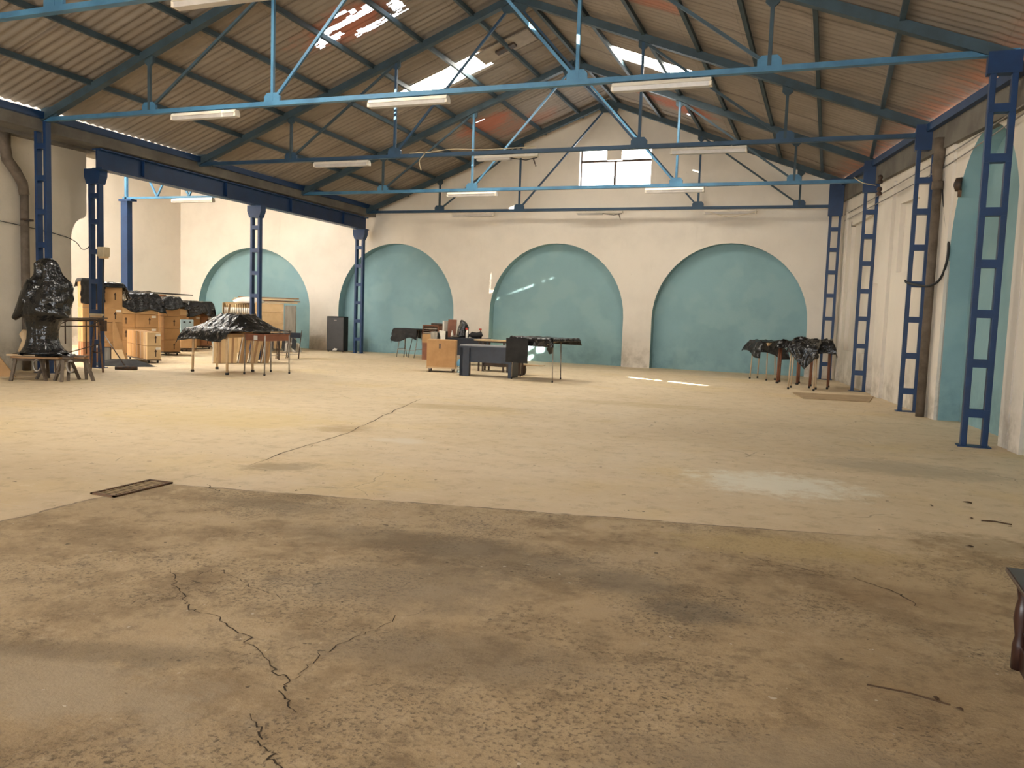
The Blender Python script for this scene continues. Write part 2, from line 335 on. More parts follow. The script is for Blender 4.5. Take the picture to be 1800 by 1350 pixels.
# right wall, slightly askew to the hall; s runs from the far corner towards the camera
AX = Vector((.168, -1, 0)).normalized(); NX = Vector((1, .168, 0)).normalized(); OR = Vector((.13, YE, 0)); KS = math.sqrt(1+.168**2)
def W(s, z, d=0): p = OR + AX*s + NX*d; return (p.x, p.y, z)
def S(y): return (YE-y)*KS
def wz(s): p = OR + AX*s; return zroof(p.x, p.y) - .05
SE = S(YB)
ra1 = arch((S(16.0)+S(13.05))/2, (S(13.05)-S(16.0))/2, 2.75, 1.95); ra2 = arch((S(12.25)+S(9.3))/2, (S(9.3)-S(12.25))/2, 2.75, 1.95)
ra3 = arch((S(8.5)+S(5.5))/2, (S(5.5)-S(8.5))/2, 2.75, 1.95)
rout = [(-.3, 0)] + ra1 + ra2 + ra3 + [(SE, 0), (SE, wz(SE)), (-.3, wz(-.3))]
panels = [[(S(24.6), 0.9), (S(22.0), 0.9), (S(22.0), 4.3), (S(24.6), 4.3)], [(S(21.6), .05), (S(20.75), .05), (S(20.75), 2.55), (S(21.6), 2.62)], [(S(19.5), 2.75), (S(18.1), 2.72), (S(18.1), 4.15), (S(19.5), 4.2)]]
w = MB(); w.add(*fill(rout, panels, lambda s, z: W(s, z)))
for p in panels:
    strip(w, p+[p[0]], lambda s, z: W(s, z), lambda s, z: W(s, z, .10)); w.add(*fill(p, [], lambda s, z: W(s, z, .10)))
for (a, b, d) in [(S(20.7), S(19.95), -.07), (S(16.6), S(16.0), -.05), (S(13.05), S(12.75), -.05), (S(12.62), S(12.25), -.08), (S(25.3), S(25.1), -.05)]:
    w.add([W(a,0,.02),W(b,0,.02),W(b,0,d),W(a,0,d),W(a,4.75,.02),W(b,4.75,.02),W(b,4.75,d),W(a,4.75,d)], [(0,3,2,1),(4,5,6,7),(0,1,5,4),(1,2,6,5),(2,3,7,6),(3,0,4,7)])
struct(w.build('wall_right', M['white']))
tl = MB()
for p in (ra1, ra2, ra3): strip(tl, p, lambda s, z: W(s, z), lambda s, z: W(s, z, .36)); tl.add(*fill(p, [], lambda s, z: W(s, z, .36)))
struct(tl.build('wall_right_arch_recess', M['teal']))
# concrete band under the right eave
w = MB(); n = 24
for i in range(n):
    s0, s1 = SE*i/n, SE*(i+1)/n
    h0, h1 = wz(s0)-.16, wz(s1)-.16
    w.add([W(s0,h0-.42,-.10),W(s1,h1-.42,-.10),W(s1,h1-.42,.1),W(s0,h0-.42,.1),W(s0,h0,-.10),W(s1,h1,-.10),W(s1,h1,.1),W(s0,h0,.1)], [(0,3,2,1),(4,5,6,7),(0,1,5,4),(2,3,7,6)])
struct(w.build('trim_1', M['lintel']))
w = MB()
for i in range(n):
    s0, s1 = SE*i/n, SE*(i+1)/n
    w.beam(W(s0, wz(s0)-.10, -.16), W(s1, wz(s1)-.10, -.16), .10, .14)
struct(w.build('trim_2', M['blue']))
# left wall with its curved end, lintel and annex
LX = -16.3
prof = [(YB, 0), (14.12, 0), (14.12, 2.9)]
for i in range(9):
    a = i/8*math.pi/2; prof.append((14.12+.36*(1-math.cos(a)), 2.9+.55*math.sin(a)))
prof += [(14.55, 3.55), (14.55, 5.0), (YB, 5.55)]
w = MB(); w.add(*fill(prof, [], lambda y, z: (LX, y, z))); w.add(*fill(prof, [], lambda y, z: (LX-.35, y, z)))
strip(w, prof+[prof[0]], lambda y, z: (LX, y, z), lambda y, z: (LX-.35, y, z))
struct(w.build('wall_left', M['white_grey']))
w = MB(); w.box(LX-.35, YB, 4.95, LX+.30, 14.6, 5.28)
w.add([(-16.0,YB,5.28),(-15.4,YB,5.28),(-15.4,YE,4.84),(-16.0,YE,4.84),(-16.0,YB,5.52),(-15.4,YB,5.52),(-15.4,YE,5.06),(-16.0,YE,5.06)], [(0,3,2,1),(4,5,6,7),(0,1,5,4),(1,2,6,5),(2,3,7,6),(3,0,4,7)])
struct(w.build('trim_3', M['lintel']))
w = MB(); w.add([(-16.95,-9,5.25),(-15.9,-9,5.25),(-15.9,YE,4.86),(-16.95,YE,4.86)], [(0,1,2,3)]); struct(w.build('sun_block_slab', M['lintel']))  # unseen gutter slab added to keep the sun out of the hall
w = MB(); w.beam((-15.36, YB, 5.60), (-15.36, YE, 5.13), .12, .14)
struct(w.build('trim_4', M['blue']))
w = MB().box(-24.6, -2, 0, -24.25, YE, 7.4); struct(w.build('wall_annex', M['white']))
w = MB().box(-24.6, -2, 7.35, -16.9, YE, 7.5); w.box(-16.95, -2, 5.0, -16.9, YE, 7.4); struct(w.build('ceiling_annex', M['roof']))
for k, y in enumerate((8.5, 13.5, 18.5)): struct(MB().box(-22.6, y, 7.32, -18.4, y+.95, 7.345).build('window_%d' % (k+6), M['annex_fill_pane']))  # unseen skylights added to light the annex walls
# rear wall behind the viewer, with an unseen wide doorway added to let daylight in
rw = [(-16.9, 0), (6.7, 0), (6.7, 6.6), (6.0, zroof(6.0, YB)+.2), (CX, zroof(CX, YB)+.2), (-16.9, zroof(-16.9, YB)+.4)]
dr = [(-14, .02), (0, .02), (0, 4.6), (-14, 4.6)]
w = MB(); w.add(*fill(rw, [dr], lambda x, z: (x, YB, z))); w.add(*fill(rw, [dr], lambda x, z: (x, YB-.3, z))); strip(w, dr+[dr[0]], lambda x, z: (x, YB, z), lambda x, z: (x, YB-.3, z))
struct(w.build('wall_rear', M['white']))
# ---------------------------------------------------------------- corrugated roof
sky_holes = [(-10.65, -8.5, 19.05, 19.98), (-5.25, -3.15, 19.42, 20.36), (-10.65, -8.5, 9.2, 10.15)]  # last entry is an unseen skylight added to brighten the left floor
def hole(x, y):
    for a, b, c, d in sky_holes:
        if a < x < b and c < y < d: return True
    if -10.75 < x < -8.7 and 14.85 < y < 15.95:
        cx = (x+9.75)/1.05; k = (y-15.4+.0*x)/.5
        v = mnoise.noise(Vector((x*1.5, y*4.5, 2.2))) + .35*mnoise.noise(Vector((x*9, y*22, 5)))
        return v > -.02 + .30*(cx*cx*.6+k*k)
    if -4.65 < x < -3.72 and 10.0 < y < 10.2: return True  # this slot and the next are unseen, added to throw floor sun patches
    if -3.40 < x < -2.48 and 10.0 < y < 10.22: return True
    if -10.25 < x < -9.95 and 22.9 < y < 23.0: return True
    if -4.15 < x < -3.95 and 24.2 < y < 24.27: return True
    return False
def sheets(name, sgn, ulen):
    DY = .0334; DU = .125; ny = int((YE+.3-YB)/DY); nu = int(ulen/DU)
    vs, fs, idx = [], [], {}
    def V(i, j):
        k = (i, j)
        if k not in idx:
            u = i*DU; y = YB + j*DY; x = CX + sgn*u
            z = zroof(x, y) + .015*math.cos(y*2*math.pi/.2) + .006*((y/.92) % 1) + .016*((u/1.25) % 1)
            idx[k] = len(vs); vs.append((x, y, z))
        return idx[k]
    for i in range(nu):
        u = (i+.5)*DU; x = CX + sgn*u
        for j in range(ny):
            y = YB + (j+.5)*DY
            if sgn > 0 and x > xw(y)+.10: continue
            if hole(x, y): continue
            fs.append((V(i, j), V(i+1, j), V(i+1, j+1), V(i, j+1)))
    me = bpy.data.meshes.new(name); me.from_pydata(vs, [], fs); me.materials.append(M['roof'])
    for p in me.polygons: p.use_smooth = True
    o = bpy.data.objects.new(name, me); COL.objects.link(o); return struct(o)
sheets('ceiling_left', -1, 8.63); sheets('ceiling_right', 1, 13.4)
w = MB()
for s in (-1, 1): w.add([(CX, YB, zroof(CX, YB)+.09), (CX, YE+.3, zroof(CX, YE+.3)+.09), (CX+s*.4, YE+.3, zroof(CX+.4, YE+.3)+.06), (CX+s*.4, YB, zroof(CX+.4, YB)+.06)], [(0,1,2,3)])
struct(w.build('ceiling_ridge_cap', M['roof']))
for k, (a, b, c, d) in enumerate(sky_holes):
    w = MB(); DY = .0334; n = int((d-c+.16)/DY)
    xs = [a-.05, (a+b)/2, b+.05]; vs = [(x, c-.08+j*DY, zroof(x, c-.08+j*DY)+.055+.026*math.cos((c-.08+j*DY)*2*math.pi/.2)) for x in xs for j in range(n+1)]
    w.add(vs, [(i*(n+1)+j, (i+1)*(n+1)+j, (i+1)*(n+1)+j+1, i*(n+1)+j+1) for i in range(2) for j in range(n)])
    struct(w.build('window_%d' % (k+2), M['fill_pane' if c < 12 else 'sky_pane']))
# roof ventilator sheet
t = empty('roof_ventilator', (-7.8, 19.35, zroof(-7.8, 19.35)+.02), 0, 'pale moulded sheet with a dark vent slot near the ridge on the left roof slope', 'vent')
w = MB(); w.add([(-.75,-.36,-.36),(.62,-.36,.16),(.62,.36,.15),(-.75,.36,-.37),(-.75,-.36,-.33),(.62,-.36,.19),(.62,.36,.18),(-.75,.36,-.34)], [(0,3,2,1),(4,5,6,7),(0,1,5,4),(1,2,6,5),(2,3,7,6),(3,0,4,7)]); w.build('sheet', simple('vent_sheet', (.30,.245,.19)), t)
w = MB(); w.add([(-.3,-.11,-.20),(.18,-.11,-.02),(.18,.11,-.02),(-.3,.11,-.20),(-.3,-.11,-.25),(.18,-.11,-.07),(.18,.11,-.07),(-.3,.11,-.25)], [(0,3,2,1),(4,5,6,7),(0,1,5,4),(1,2,6,5),(2,3,7,6),(3,0,4,7)]); w.build('vent_slot', M['iron'], t)
# purlins
ordn = ['first','second','third','fourth','fifth','sixth','seventh','eighth','ninth','tenth','eleventh','twelfth']
def purlin(x, label):
    w = MB(); w.beam((x, YB, zroof(x, YB)-.085), (x, YE-.12, zroof(x, YE)-.085), .07, .10)
    tag(w.build('roof_purlin', M['blue_dusty']), label, 'purlin', 'steel purlins under the roof sheets')
for k in range(6): purlin(-7.8-1.25*k, 'long blue steel purlin, %s down from the ridge on the left roof slope' % ordn[k])
for k, x in enumerate((-5.2, -3.95, -2.8, -1.65, -.5, .65)): purlin(x, 'long blue steel purlin, %s down from the ridge on the right roof slope' % ordn[k])
purlin(-7.08, 'ridge purlin on the left side of the roof ridge'); purlin(-6.58, 'ridge purlin on the right side of the roof ridge')
# ---------------------------------------------------------------- trusses
XN = {'z': -12.59, 'a': -9.71, 'b': -3.95, 'c': -1.06}
def gusset(name, x, y, z, parent, w=.34, h=.22, d=.05, mat=None, flip=False):
    q = [(-w/2,0),(w/2,0),(w/2,h*.7),(w/2-.06,h),(-w/2+.06,h),(-w/2,h*.7)]
    if flip: q = [(a, -b) for a, b in q]
    return MB().prism([(a, 0, b) for a, b in q], (x, y-d/2, z), (0, d, 0)).build(name, mat or M['blue_light'], parent)
def truss(Y, xr, label):
    t = empty('roof_truss', (0, 0, 0), 0, label, 'roof truss', 'blue steel roof trusses across the hall')
    zt = 5.517 - SL*Y; xl = -15.36
    m, ml = M['blue_dusty'], M['blue_shaded' if Y in (17.23, 25.48) else 'blue_light']
    w = MB(); w.box(xl, Y-.055, zt-.035, xr, Y+.055, zt-.022); w.box(xl, Y-.032, zt-.022, xr, Y+.032, zt+.05); w.build('bottom_chord', ml, t)
    for s, xe, nm in ((-1, xl-.2, 'rafter'), (1, xr, 'rafter')):
        w = MB(); w.beam((CX, Y, zraf(CX, Y)+.07), (xe, Y, zraf(xe, Y)+.07), .15, .15); w.build(nm, m, t)
    for k, x in XN.items():
        z2 = zraf(x, Y)
        w = MB(); w.beam((x, Y, zt), (x, Y, z2+.02), .055, .055); w.build('post', ml if k in 'ab' else m, t)
        gusset('gusset', x, Y, zt-.02, t, mat=ml); gusset('gusset', x, Y, z2+.03, t, .20, .18, flip=True, mat=m)
    for x0, x1 in ((XN['z'], XN['a']), (XN['a'], CX), (XN['b'], CX), (XN['c'], XN['b'])):
        w = MB(); w.beam((x0+(.05 if x1 > x0 else -.05), Y, zt+.1), (x1, Y, zraf(x1, Y)), .045, .05); w.build('diagonal', ml if x1 == CX else m, t)
    gusset('apex_plate', CX, Y, zraf(CX, Y)+.1, t, .6, .34, flip=True, mat=m)
    gusset('heel_plate', xl+.1, Y, zt-.05, t, .5, .3, mat=m)
    w = MB(); w.box(xr-.37, Y-.085, zt-.27, xr+.03, Y+.085, zraf(xr, Y)+.17); w.build('heel_box', M['blue'], t)
TR = [(8.2, 2.95, 'nearest roof truss, partly out of the top of the view'), (12.72, 2.09, 'roof truss on the nearest of the four right columns'), (17.23, 1.62, 'second blue roof truss back, crossing in front of the top of the gable window'),
      (21.68, .88, 'third blue roof truss back, crossing below the gable window'), (25.48, .10, 'farthest roof truss, close to the arched end wall')]
for a in TR: truss(*a)
# ---------------------------------------------------------------- ladder columns
def ladder(x, y, top, bats, label, group, cap=False, w_=.33):
    t = empty('ladder_column', (x, y, 0), 0, label, 'column', group)
    for s in (-1, 1):
        w = MB(); q = s*w_/2; w.box(min(q, q-s*.075), -.065, 0, max(q, q-s*.075), .065, top); w.build('leg', M['blue'], t, bevel=.006)
    for z in bats:
        w = MB(); w.box(-w_/2+.01, -.071, z-.055, w_/2-.01, .071, z+.055); w.build('batten', M['blue'], t)
    w = MB(); w.box(-w_/2-.04, -.12, 0, w_/2+.04, .12, .015); w.build('base_plate', M['blue'], t)
    if cap:
        w = MB(); w.prism([(-.17,0,-.34),(.17,0,-.34),(.24,0,-.16),(.24,0,0),(-.24,0,0),(-.24,0,-.16)], (0,-.11,top), (0,.22,0)); w.build('capital', M['blue'], t)
    return t
gr = 'blue ladder columns along the right wall'
ladder(1.925, 12.72, 5.0, [.46,1.14,1.81,2.48,3.17,3.87,4.52], 'nearest and tallest-looking blue ladder column by the right wall, in front of the teal arch', gr)
ladder(1.455, 17.23, 4.9, [.39,1.06,1.74,2.40,3.08,3.74,4.31], 'blue ladder column beside the brown drain pipe on the right wall', gr)
ladder(.715, 21.68, 4.8, [.45,1.1,1.76,2.42,3.08,3.72,4.3], 'blue ladder column beside the floor board on the right, between table group and pipe', gr)
ladder(-.065, 25.48, 4.75, [.45,1.1,1.76,2.42,3.08,3.72,4.3], 'farthest blue ladder column in the corner of the end wall, behind the covered tables', gr)
gl = 'blue ladder columns on the left of the hall'
ladder(-15.45, 12.72, 5.2, [.6,1.3,2.0,2.68,3.36,4.05,4.7], 'blue ladder column behind the shrouded statue', gl)
ladder(-15.9, 14.45, 4.55, [.6,1.3,2.0,2.68,3.36,3.95], 'blue ladder column with the cream switch box, in front of the covered cartons', gl, True)
ladder(-15.6, 19.75, 4.42, [.5,1.2,1.85,2.5,3.15,3.8], 'blue ladder column in front of the leftmost end wall arch', gl, True)
ladder(-15.55, 25.3, 4.33, [.5,1.14,1.78,2.42,3.06,3.7], 'blue ladder column beside the black cabinet at the end wall', gl, True)
# girder carried by the three left columns
t = empty('steel_girder', (-15.6, 0, 0), 0, 'long blue I-beam girder carried on the left columns along the annex opening', 'girder')
def yz(name, y0, z0, y1, z1, x0, x1, h):
    MB().add([(x0,y0,z0),(x1,y0,z0),(x1,y1,z1),(x0,y1,z1),(x0,y0,z0+h),(x1,y0,z0+h),(x1,y1,z1+h),(x0,y1,z1+h)], [(0,3,2,1),(4,5,6,7),(0,1,5,4),(1,2,6,5),(2,3,7,6),(3,0,4,7)]).build(name, M['blue'], t)
yz('bottom_flange', 14.2, 4.50, 25.7, 4.34, -.13, .16, .035); yz('top_flange', 14.2, 4.93, 25.7, 4.76, -.13, .13, .03); yz('web', 14.2, 4.53, 25.7, 4.37, -.02, .02, .4)
for k in range(4):
    y = 15.5+k*2.9; z = 4.53-(y-14.2)*.0139; MB().box(-.1, y-.01, z, .1, y+.01, z+.39).build('stiffener', M['blue'], t)
# annex post and lattice beams
t = empty('annex_post', (-20.48, 19.75, 0), 0, 'plain bright blue box post standing in the annex behind the cartons', 'post')
MB().box(-.13, -.1, 0, .13, .1, 4.62).build('shaft', M['blue'], t); MB().prism([(-.2,0,0),(.3,0,0),(.3,0,.06),(-.2,0,.06)], (0,-.12,4.62), (0,.24,0)).build('cap_plate', M['blue'], t); MB().box(-.04,-.04,4.68,.04,.04,6.2).build('upper_stub', M['blue_light'], t)
t = empty('lattice_beam', (0, 19.75, 0), 0, 'thin blue lattice beam spanning the annex from the plain post to the hall column', 'beam')
MB().beam((-20.6,0,4.72),(-15.6,0,4.70),.08,.06).build('bottom_chord', M['blue_light'], t); MB().beam((-22.1,0,5.62),(-15.6,0,5.62),.08,.06).build('top_chord', M['blue'], t)
for k in range(3):
    xb = -19.27+k*1.22; w = MB(); w.beam((xb-.52,0,5.6),(xb,0,4.74),.05,.05); w.beam((xb,0,4.74),(xb+.52,0,5.6),.05,.05); w.build('web_bracing', M['blue_light'], t)
w = MB(); w.beam((-21.75,0,6.1),(-21.35,0,5.64),.06,.06); w.beam((-21.35,0,5.64),(-20.9,0,6.1),.06,.06); w.build('web_bracing', M['blue'], t)
t = empty('wall_bracket', (-24.2, 20.6, 5.6), 0, 'dark steel stub bracket on the annex wall at the top left', 'bracket')
MB().box(0,-.06,-.05,.9,.06,.05).build('arm', M['blue'], t)
# ---------------------------------------------------------------- strip lamps
def strip_lamp(x, y, label, broken=False, z=None, tilt=0):
    z0 = (5.517 - SL*y - .055) if z is None else z
    t = empty('strip_lamp', (x, y, z0), 0, label, 'lamp', 'white fluorescent strip lamps under the trusses'); t.rotation_euler = (0, tilt, 0)
    w = MB()
    w.prism([(0,-.085,-.06),(0,.085,-.06),(0,.05,0),(0,-.05,0)], (-.75,0,0), (1.5,0,0)); w.build('housing', M['lampwhite'], t)
    if not broken:
        w = MB(); w.prism([(0,-.078,-.062),(0,.078,-.062),(0,.062,-.125),(0,-.062,-.125)], (-.72,0,0), (1.44,0,0)); w.build('diffuser', M['lampdiff'], t)
        for s in (-1, 1): MB().box(s*.74-.02,-.07,-.12,s*.74+.02,.07,-.055).build('end_cap', M['lampwhite'], t)
    else:
        w = MB(); w.prism([(0,-.07,-.062),(0,.07,-.062),(0,.055,-.11),(0,-.055,-.11)], (-.70,0,0), (.8,0,0)); w.build('cracked_diffuser', M['lampdiff'], t)
        MB().tube([(.1,0,-.07),(.45,.02,-.12),(.72,.0,-.08)], .012, 6).build('loose_wire', M['cable'], t); MB().tube([(.62,.01,-.08),(.66,.02,-.2),(.69,.0,-.26)], .016, 6).build('lamp_holder', M['iron'], t)
    w = MB()
    for q in (-.45, .45): w.box(q-.012, -.02, 0, q+.012, .02, .03)
    w.build('clip', M['steel'], t)
strip_lamp(-6.95, 8.2, 'strip lamp cut off by the top edge, nearest of all')
strip_lamp(-11.25, 12.72, 'strip lamp at the left end of the nearest fully visible truss')
strip_lamp(-6.93, 12.72, 'strip lamp under the centre of the nearest fully visible truss')
strip_lamp(-2.62, 12.72, 'large-looking strip lamp at the right of the nearest fully visible truss')
strip_lamp(-11.14, 17.23, 'strip lamp at the left of the second truss back'); strip_lamp(-6.9, 17.23, 'broken strip lamp with a hanging lamp holder on the second truss back', True)
strip_lamp(-2.52, 17.23, 'strip lamp right of the gable window on the second truss back')
strip_lamp(-9.7, 21.68, 'strip lamp left of centre on the third truss back'); strip_lamp(-3.98, 21.68, 'strip lamp below the gable window on the third truss back')
strip_lamp(-11.35, 25.48, 'strip lamp at the left of the farthest truss'); strip_lamp(-7.0, 25.48, 'broken strip lamp in the middle of the farthest truss', True); strip_lamp(-3.0, 25.48, 'strip lamp at the right of the farthest truss')
strip_lamp(-17.9, 19.75, 'strip lamp under the lattice beam in the annex', z=4.67)
# cables along the trusses
def cable(name, pts, r, label, cat='cable', mat=None, group=None):
    # smooth through points
    P = [Vector(p) for p in pts]; out = []
    for i in range(len(P)-1):
        p0, p1, p2, p3 = P[max(i-1,0)], P[i], P[i+1], P[min(i+2,len(P)-1)]
        for k in range(6):
            q = k/6; out.append(.5*((2*p1)+(p2-p0)*q+(2*p0-5*p1+4*p2-p3)*q*q+(3*p1-p0-3*p2+p3)*q**3))
    out.append(P[-1]); o = MB().tube(out, r, 6).build(name, mat or M['cable'], smooth=True); return tag(o, label, cat, group)
cable('lamp_cable', [(-9.3,17.2,5.19),(-8.9,17.15,5.17),(-9.0,17.12,5.0),(-8.95,17.12,4.78)], .012, 'pale loose cable end hanging from the second truss left of the broken lamp', mat=M['cream'])
cable('lamp_cable', [(-8.9,17.18,5.18),(-8.2,17.18,5.24),(-7.4,17.18,5.20),(-6.2,17.18,5.22)], .010, 'pale cable lying along the second truss beside the broken lamp', mat=M['cream'])
cable('lamp_cable', [(-3.6,25.4,4.82),(-3.1,25.4,4.68),(-2.7,25.4,4.7),(-2.2,25.4,4.82)], .008, 'thin cable sagging under the right lamp of the farthest truss', mat=M['cream'])
cable('eave_cable', [(.3,21.5,5.1),(.5,21.4,4.95),(.8,21.5,4.9)], .012, 'pale cable looping at the top of the third right column', mat=M['cream'])
cable('wall_cable', [(-16.28,8,3.5),(-16.26,11.5,3.22),(-16.26,13.9,2.98),(-16.15,14.3,2.72),(-16.0,14.4,2.85)], .009, 'thin cable sagging along the left wall to the switch box column')
cable('wall_cable', [W(S(12.9),4.62,-.1), W(S(16.3),4.60,-.06), W(S(20.4),4.62,-.09), W(S(25.6),4.72,-.03)], .011, 'upper of the two thin grey cables strung along the right wall', mat=M['steel'], group='cables along the right wall')
cable('wall_cable', [W(S(12.9),4.50,-.1), W(S(16.3),4.42,-.06), W(S(20.4),4.44,-.09), W(S(25.6),4.55,-.03)], .011, 'lower of the two thin grey cables strung along the right wall', mat=M['steel'], group='cables along the right wall')
cable('hanging_cable', [(1.62,16.9,4.5),(1.66,16.62,4.35),(1.74,16.3,3.6),(1.80,15.95,2.95),(1.74,16.05,2.5),(1.60,16.25,2.34),(1.42,16.6,2.36),(1.28,17.0,2.42),(1.25,17.1,2.46)], .022, 'thick black cable hanging in a loop between the pipe and the second right column')
for x, y, z in ((.86, 20.4, 4.86), (.86, 20.4, 4.6)):
    tag(MB().lathe((x-.03, y, z), [(.02,-.1),(.06,-.08),(.06,-.03),(.03,0),(.06,.03),(.05,.08),(.02,.1)], 10).build('cable_insulator', M['iron'], smooth=True), '%s dark cable insulator on the pilaster of the right wall' % ('upper' if z > 4.7 else 'lower'), 'insulator', 'cable insulators')
tag(MB().box(.36, 24.6, 4.28, .47, 24.72, 4.42).build('junction_box', M['iron'], bevel=.01), 'small dark junction box high on the right wall near the far corner', 'junction box')
t = empty('wall_bell', (2.05, 14.95, 3.98), 0, 'round dark bell on the right wall beside the tall teal arch', 'bell')
t.location = Vector(W(S(15.6), 3.98, -.01)) + Vector((0, -.0, 0)); MB().tube([(0,0,0),(-.09,.01,0),(-.12,.01,0)], [.12,.11,.03], 14).build('gong', M['iron'], t, True); MB().box(-.05,-.05,-.2,.0,.05,-.08).build('striker_box', M['rust'], t)
for z, n_ in ((1.5, 'upper'), (.6, 'lower')):
    t = empty('socket_box', W(S(16.75), z, -.06), 0, '%s small grey socket box on the right wall beside the drain pipe' % n_, 'socket', 'socket boxes by the pipe')
    MB().box(-.04,-.05,-.10,.04,.05,.10).build('body', M['cream'], t, bevel=.01); MB().box(-.05,-.03,-.03,-.04,.03,.03).build('socket_face', M['iron'], t)
# drain pipes
t = empty('drain_pipe', (1.60, 16.42, 0), 0, 'brown drain pipe with bent top against the right wall, by the second column', 'pipe')
MB().tube([(0,0,0),(0,0,4.1)], .075, 12).build('pipe', M['pipe'], t, True); MB().tube([(0,0,4.1),(-.02,.05,4.4),(.01,.1,4.65),(.02,.1,4.93)], [.075,.09,.10,.12], 12).build('elbow', M['pipe'], t, True); MB().tube([(0,0,4.03),(0,0,4.17)], .095, 12).build('collar', M['pipe'], t, True)
t = empty('drain_pipe', (-16.17, 12.86, 0), 0, 'grey drain pipe with curved top on the left wall behind the statue', 'pipe')
MB().tube([(0,0,0),(0,0,3.75)], .085, 12).build('pipe', M['pipe'], t, True); MB().tube([(0,0,3.75),(0,-.04,3.98),(0,-.2,4.22),(0,-.38,4.42),(0,-.43,4.7),(0,-.43,4.95)], [.1,.105,.11,.11,.11,.115], 12).build('elbow', M['pipe'], t, True)
MB().box(.02,-.12,3.2,.12,.12,3.24).build('clamp', M['iron'], t)
# ---------------------------------------------------------------- drain grate, cracks, debris
t = empty('drain_grate', (-5.45, 5.31, 0), 0, 'rusty slotted drain grate set in the floor at the left', 'drain')
MB().box(-.11,-.30,.001,.11,.30,.003).build('pit', simple('pit_dark', (.012,.008,.006), (.01,.007,.005), .95, spec=.05), t)
w = MB(); w.box(-.13,-.32,.001,-.105,.32,.014); w.box(.105,-.32,.001,.13,.32,.014); w.box(-.13,-.32,.001,.13,-.295,.014); w.box(-.13,.295,.001,.13,.32,.014); w.build('frame', M['rust'], t)
w = MB()
for k in range(14): w.box(-.11, -.275+k*.0415, .0045, .11, -.257+k*.0415, .008)
w.build('bars', simple('grate_bar', (.36,.25,.13), rough=.6), t)
def crack(pts, wd):
    w = MB(); P = []
    for i in range(len(pts)-1):
        for k in range(7):
            q = k/7; x = pts[i][0]*(1-q)+pts[i+1][0]*q; y = pts[i][1]*(1-q)+pts[i+1][1]*q; P.append((x+random.gauss(0,.012), y+random.gauss(0,.012)))
    vs = []
    for i, (x, y) in enumerate(P):
        e = wd*random.uniform(.25, 1)*min(1, i/4, (len(P)-1-i)/4) + .0008; vs += [(x-e, y-e*.4, .0016), (x+e, y+e*.4, .0016)]
    w.add(vs, [(2*i, 2*i+1, 2*i+3, 2*i+2) for i in range(len(P)-1)]); struct(w.build('floor_crack', M['crack']))
crack([(-3.6,3.79),(-3.4,3.62),(-3.19,3.45),(-3.03,3.33),(-2.83,3.30),(-2.52,3.16),(-2.24,2.94),(-2.07,2.86),(-2.03,2.76),(-1.94,2.67),(-1.87,2.61)], .004)
crack([(-2.02,2.55),(-1.9,2.44),(-1.81,2.35),(-1.68,2.29),(-1.6,2.2)], .004)
crack([(-2.06,2.87),(-2.11,3.14),(-2.05,3.43),(-2.01,3.71),(-1.8,3.95)], .0025)
crack([(-3.45,3.72),(-3.3,3.9),(-3.0,3.75),(-2.6,3.62)], .003); crack([(-3.19,3.45),(-3.35,3.3),(-3.5,3.22)], .003)
crack([(-5.3,6.6),(-5.5,7.6),(-5.64,8.82),(-6.0,10.2),(-6.61,12.43),(-6.9,13.6)], .008)
crack([(-5.05,5.75),(-4.85,5.6),(-4.7,5.62)], .008)
crack([(.2,5.6),(.5,5.35),(.6,5.1)], .006); crack([(-.4,5.75),(.1,5.55),(.35,5.6)], .004)
dl = [('front of the right arch pier', 1.29, 8.54, .05), ('left of the twig by the right edge', 1.22, 7.83, .03), ('on the bare floor left of the dark cabinet', 1.06, 6.8, .035), ('near the lower right corner', .53, 3.89, .025), ('closest to the lower right corner', .61, 3.82, .02), ('right of the white floor patch', .95, 8.2, .02)]
for lb, x, y, s in dl:
    w = MB(); w.add([(-s,-s*.4,.002),(0,-s*.5,.008),(s,-s*.1,.003),(s*.5,s*.4,.010),(-s*.6,s*.4,.002),(0,0,.014)], [(0,1,5),(1,2,5),(2,3,5),(3,4,5),(4,0,5)])
    tag(w.build('dry_leaf', M['leaf'], loc=(x, y, 0), rz=x*9), 'small dry brown leaf %s' % lb, 'leaf', 'dry leaves on the floor')
tag(MB().tube([(-.17,0,.008),(0,.012,.010),(.16,-.01,.008)], .004, 5).build('twig', M['leaf'], loc=(.42,3.87,0), rz=-.15), 'thin twig lying on the floor at the lower right', 'twig')
tag(MB().tube([(-.10,0,.008),(0,.012,.012),(.12,-.01,.008)], .006, 5).build('twig', M['leaf'], loc=(1.38,7.75,0), rz=-.1), 'short twig on the floor near the right edge, among leaves', 'twig')
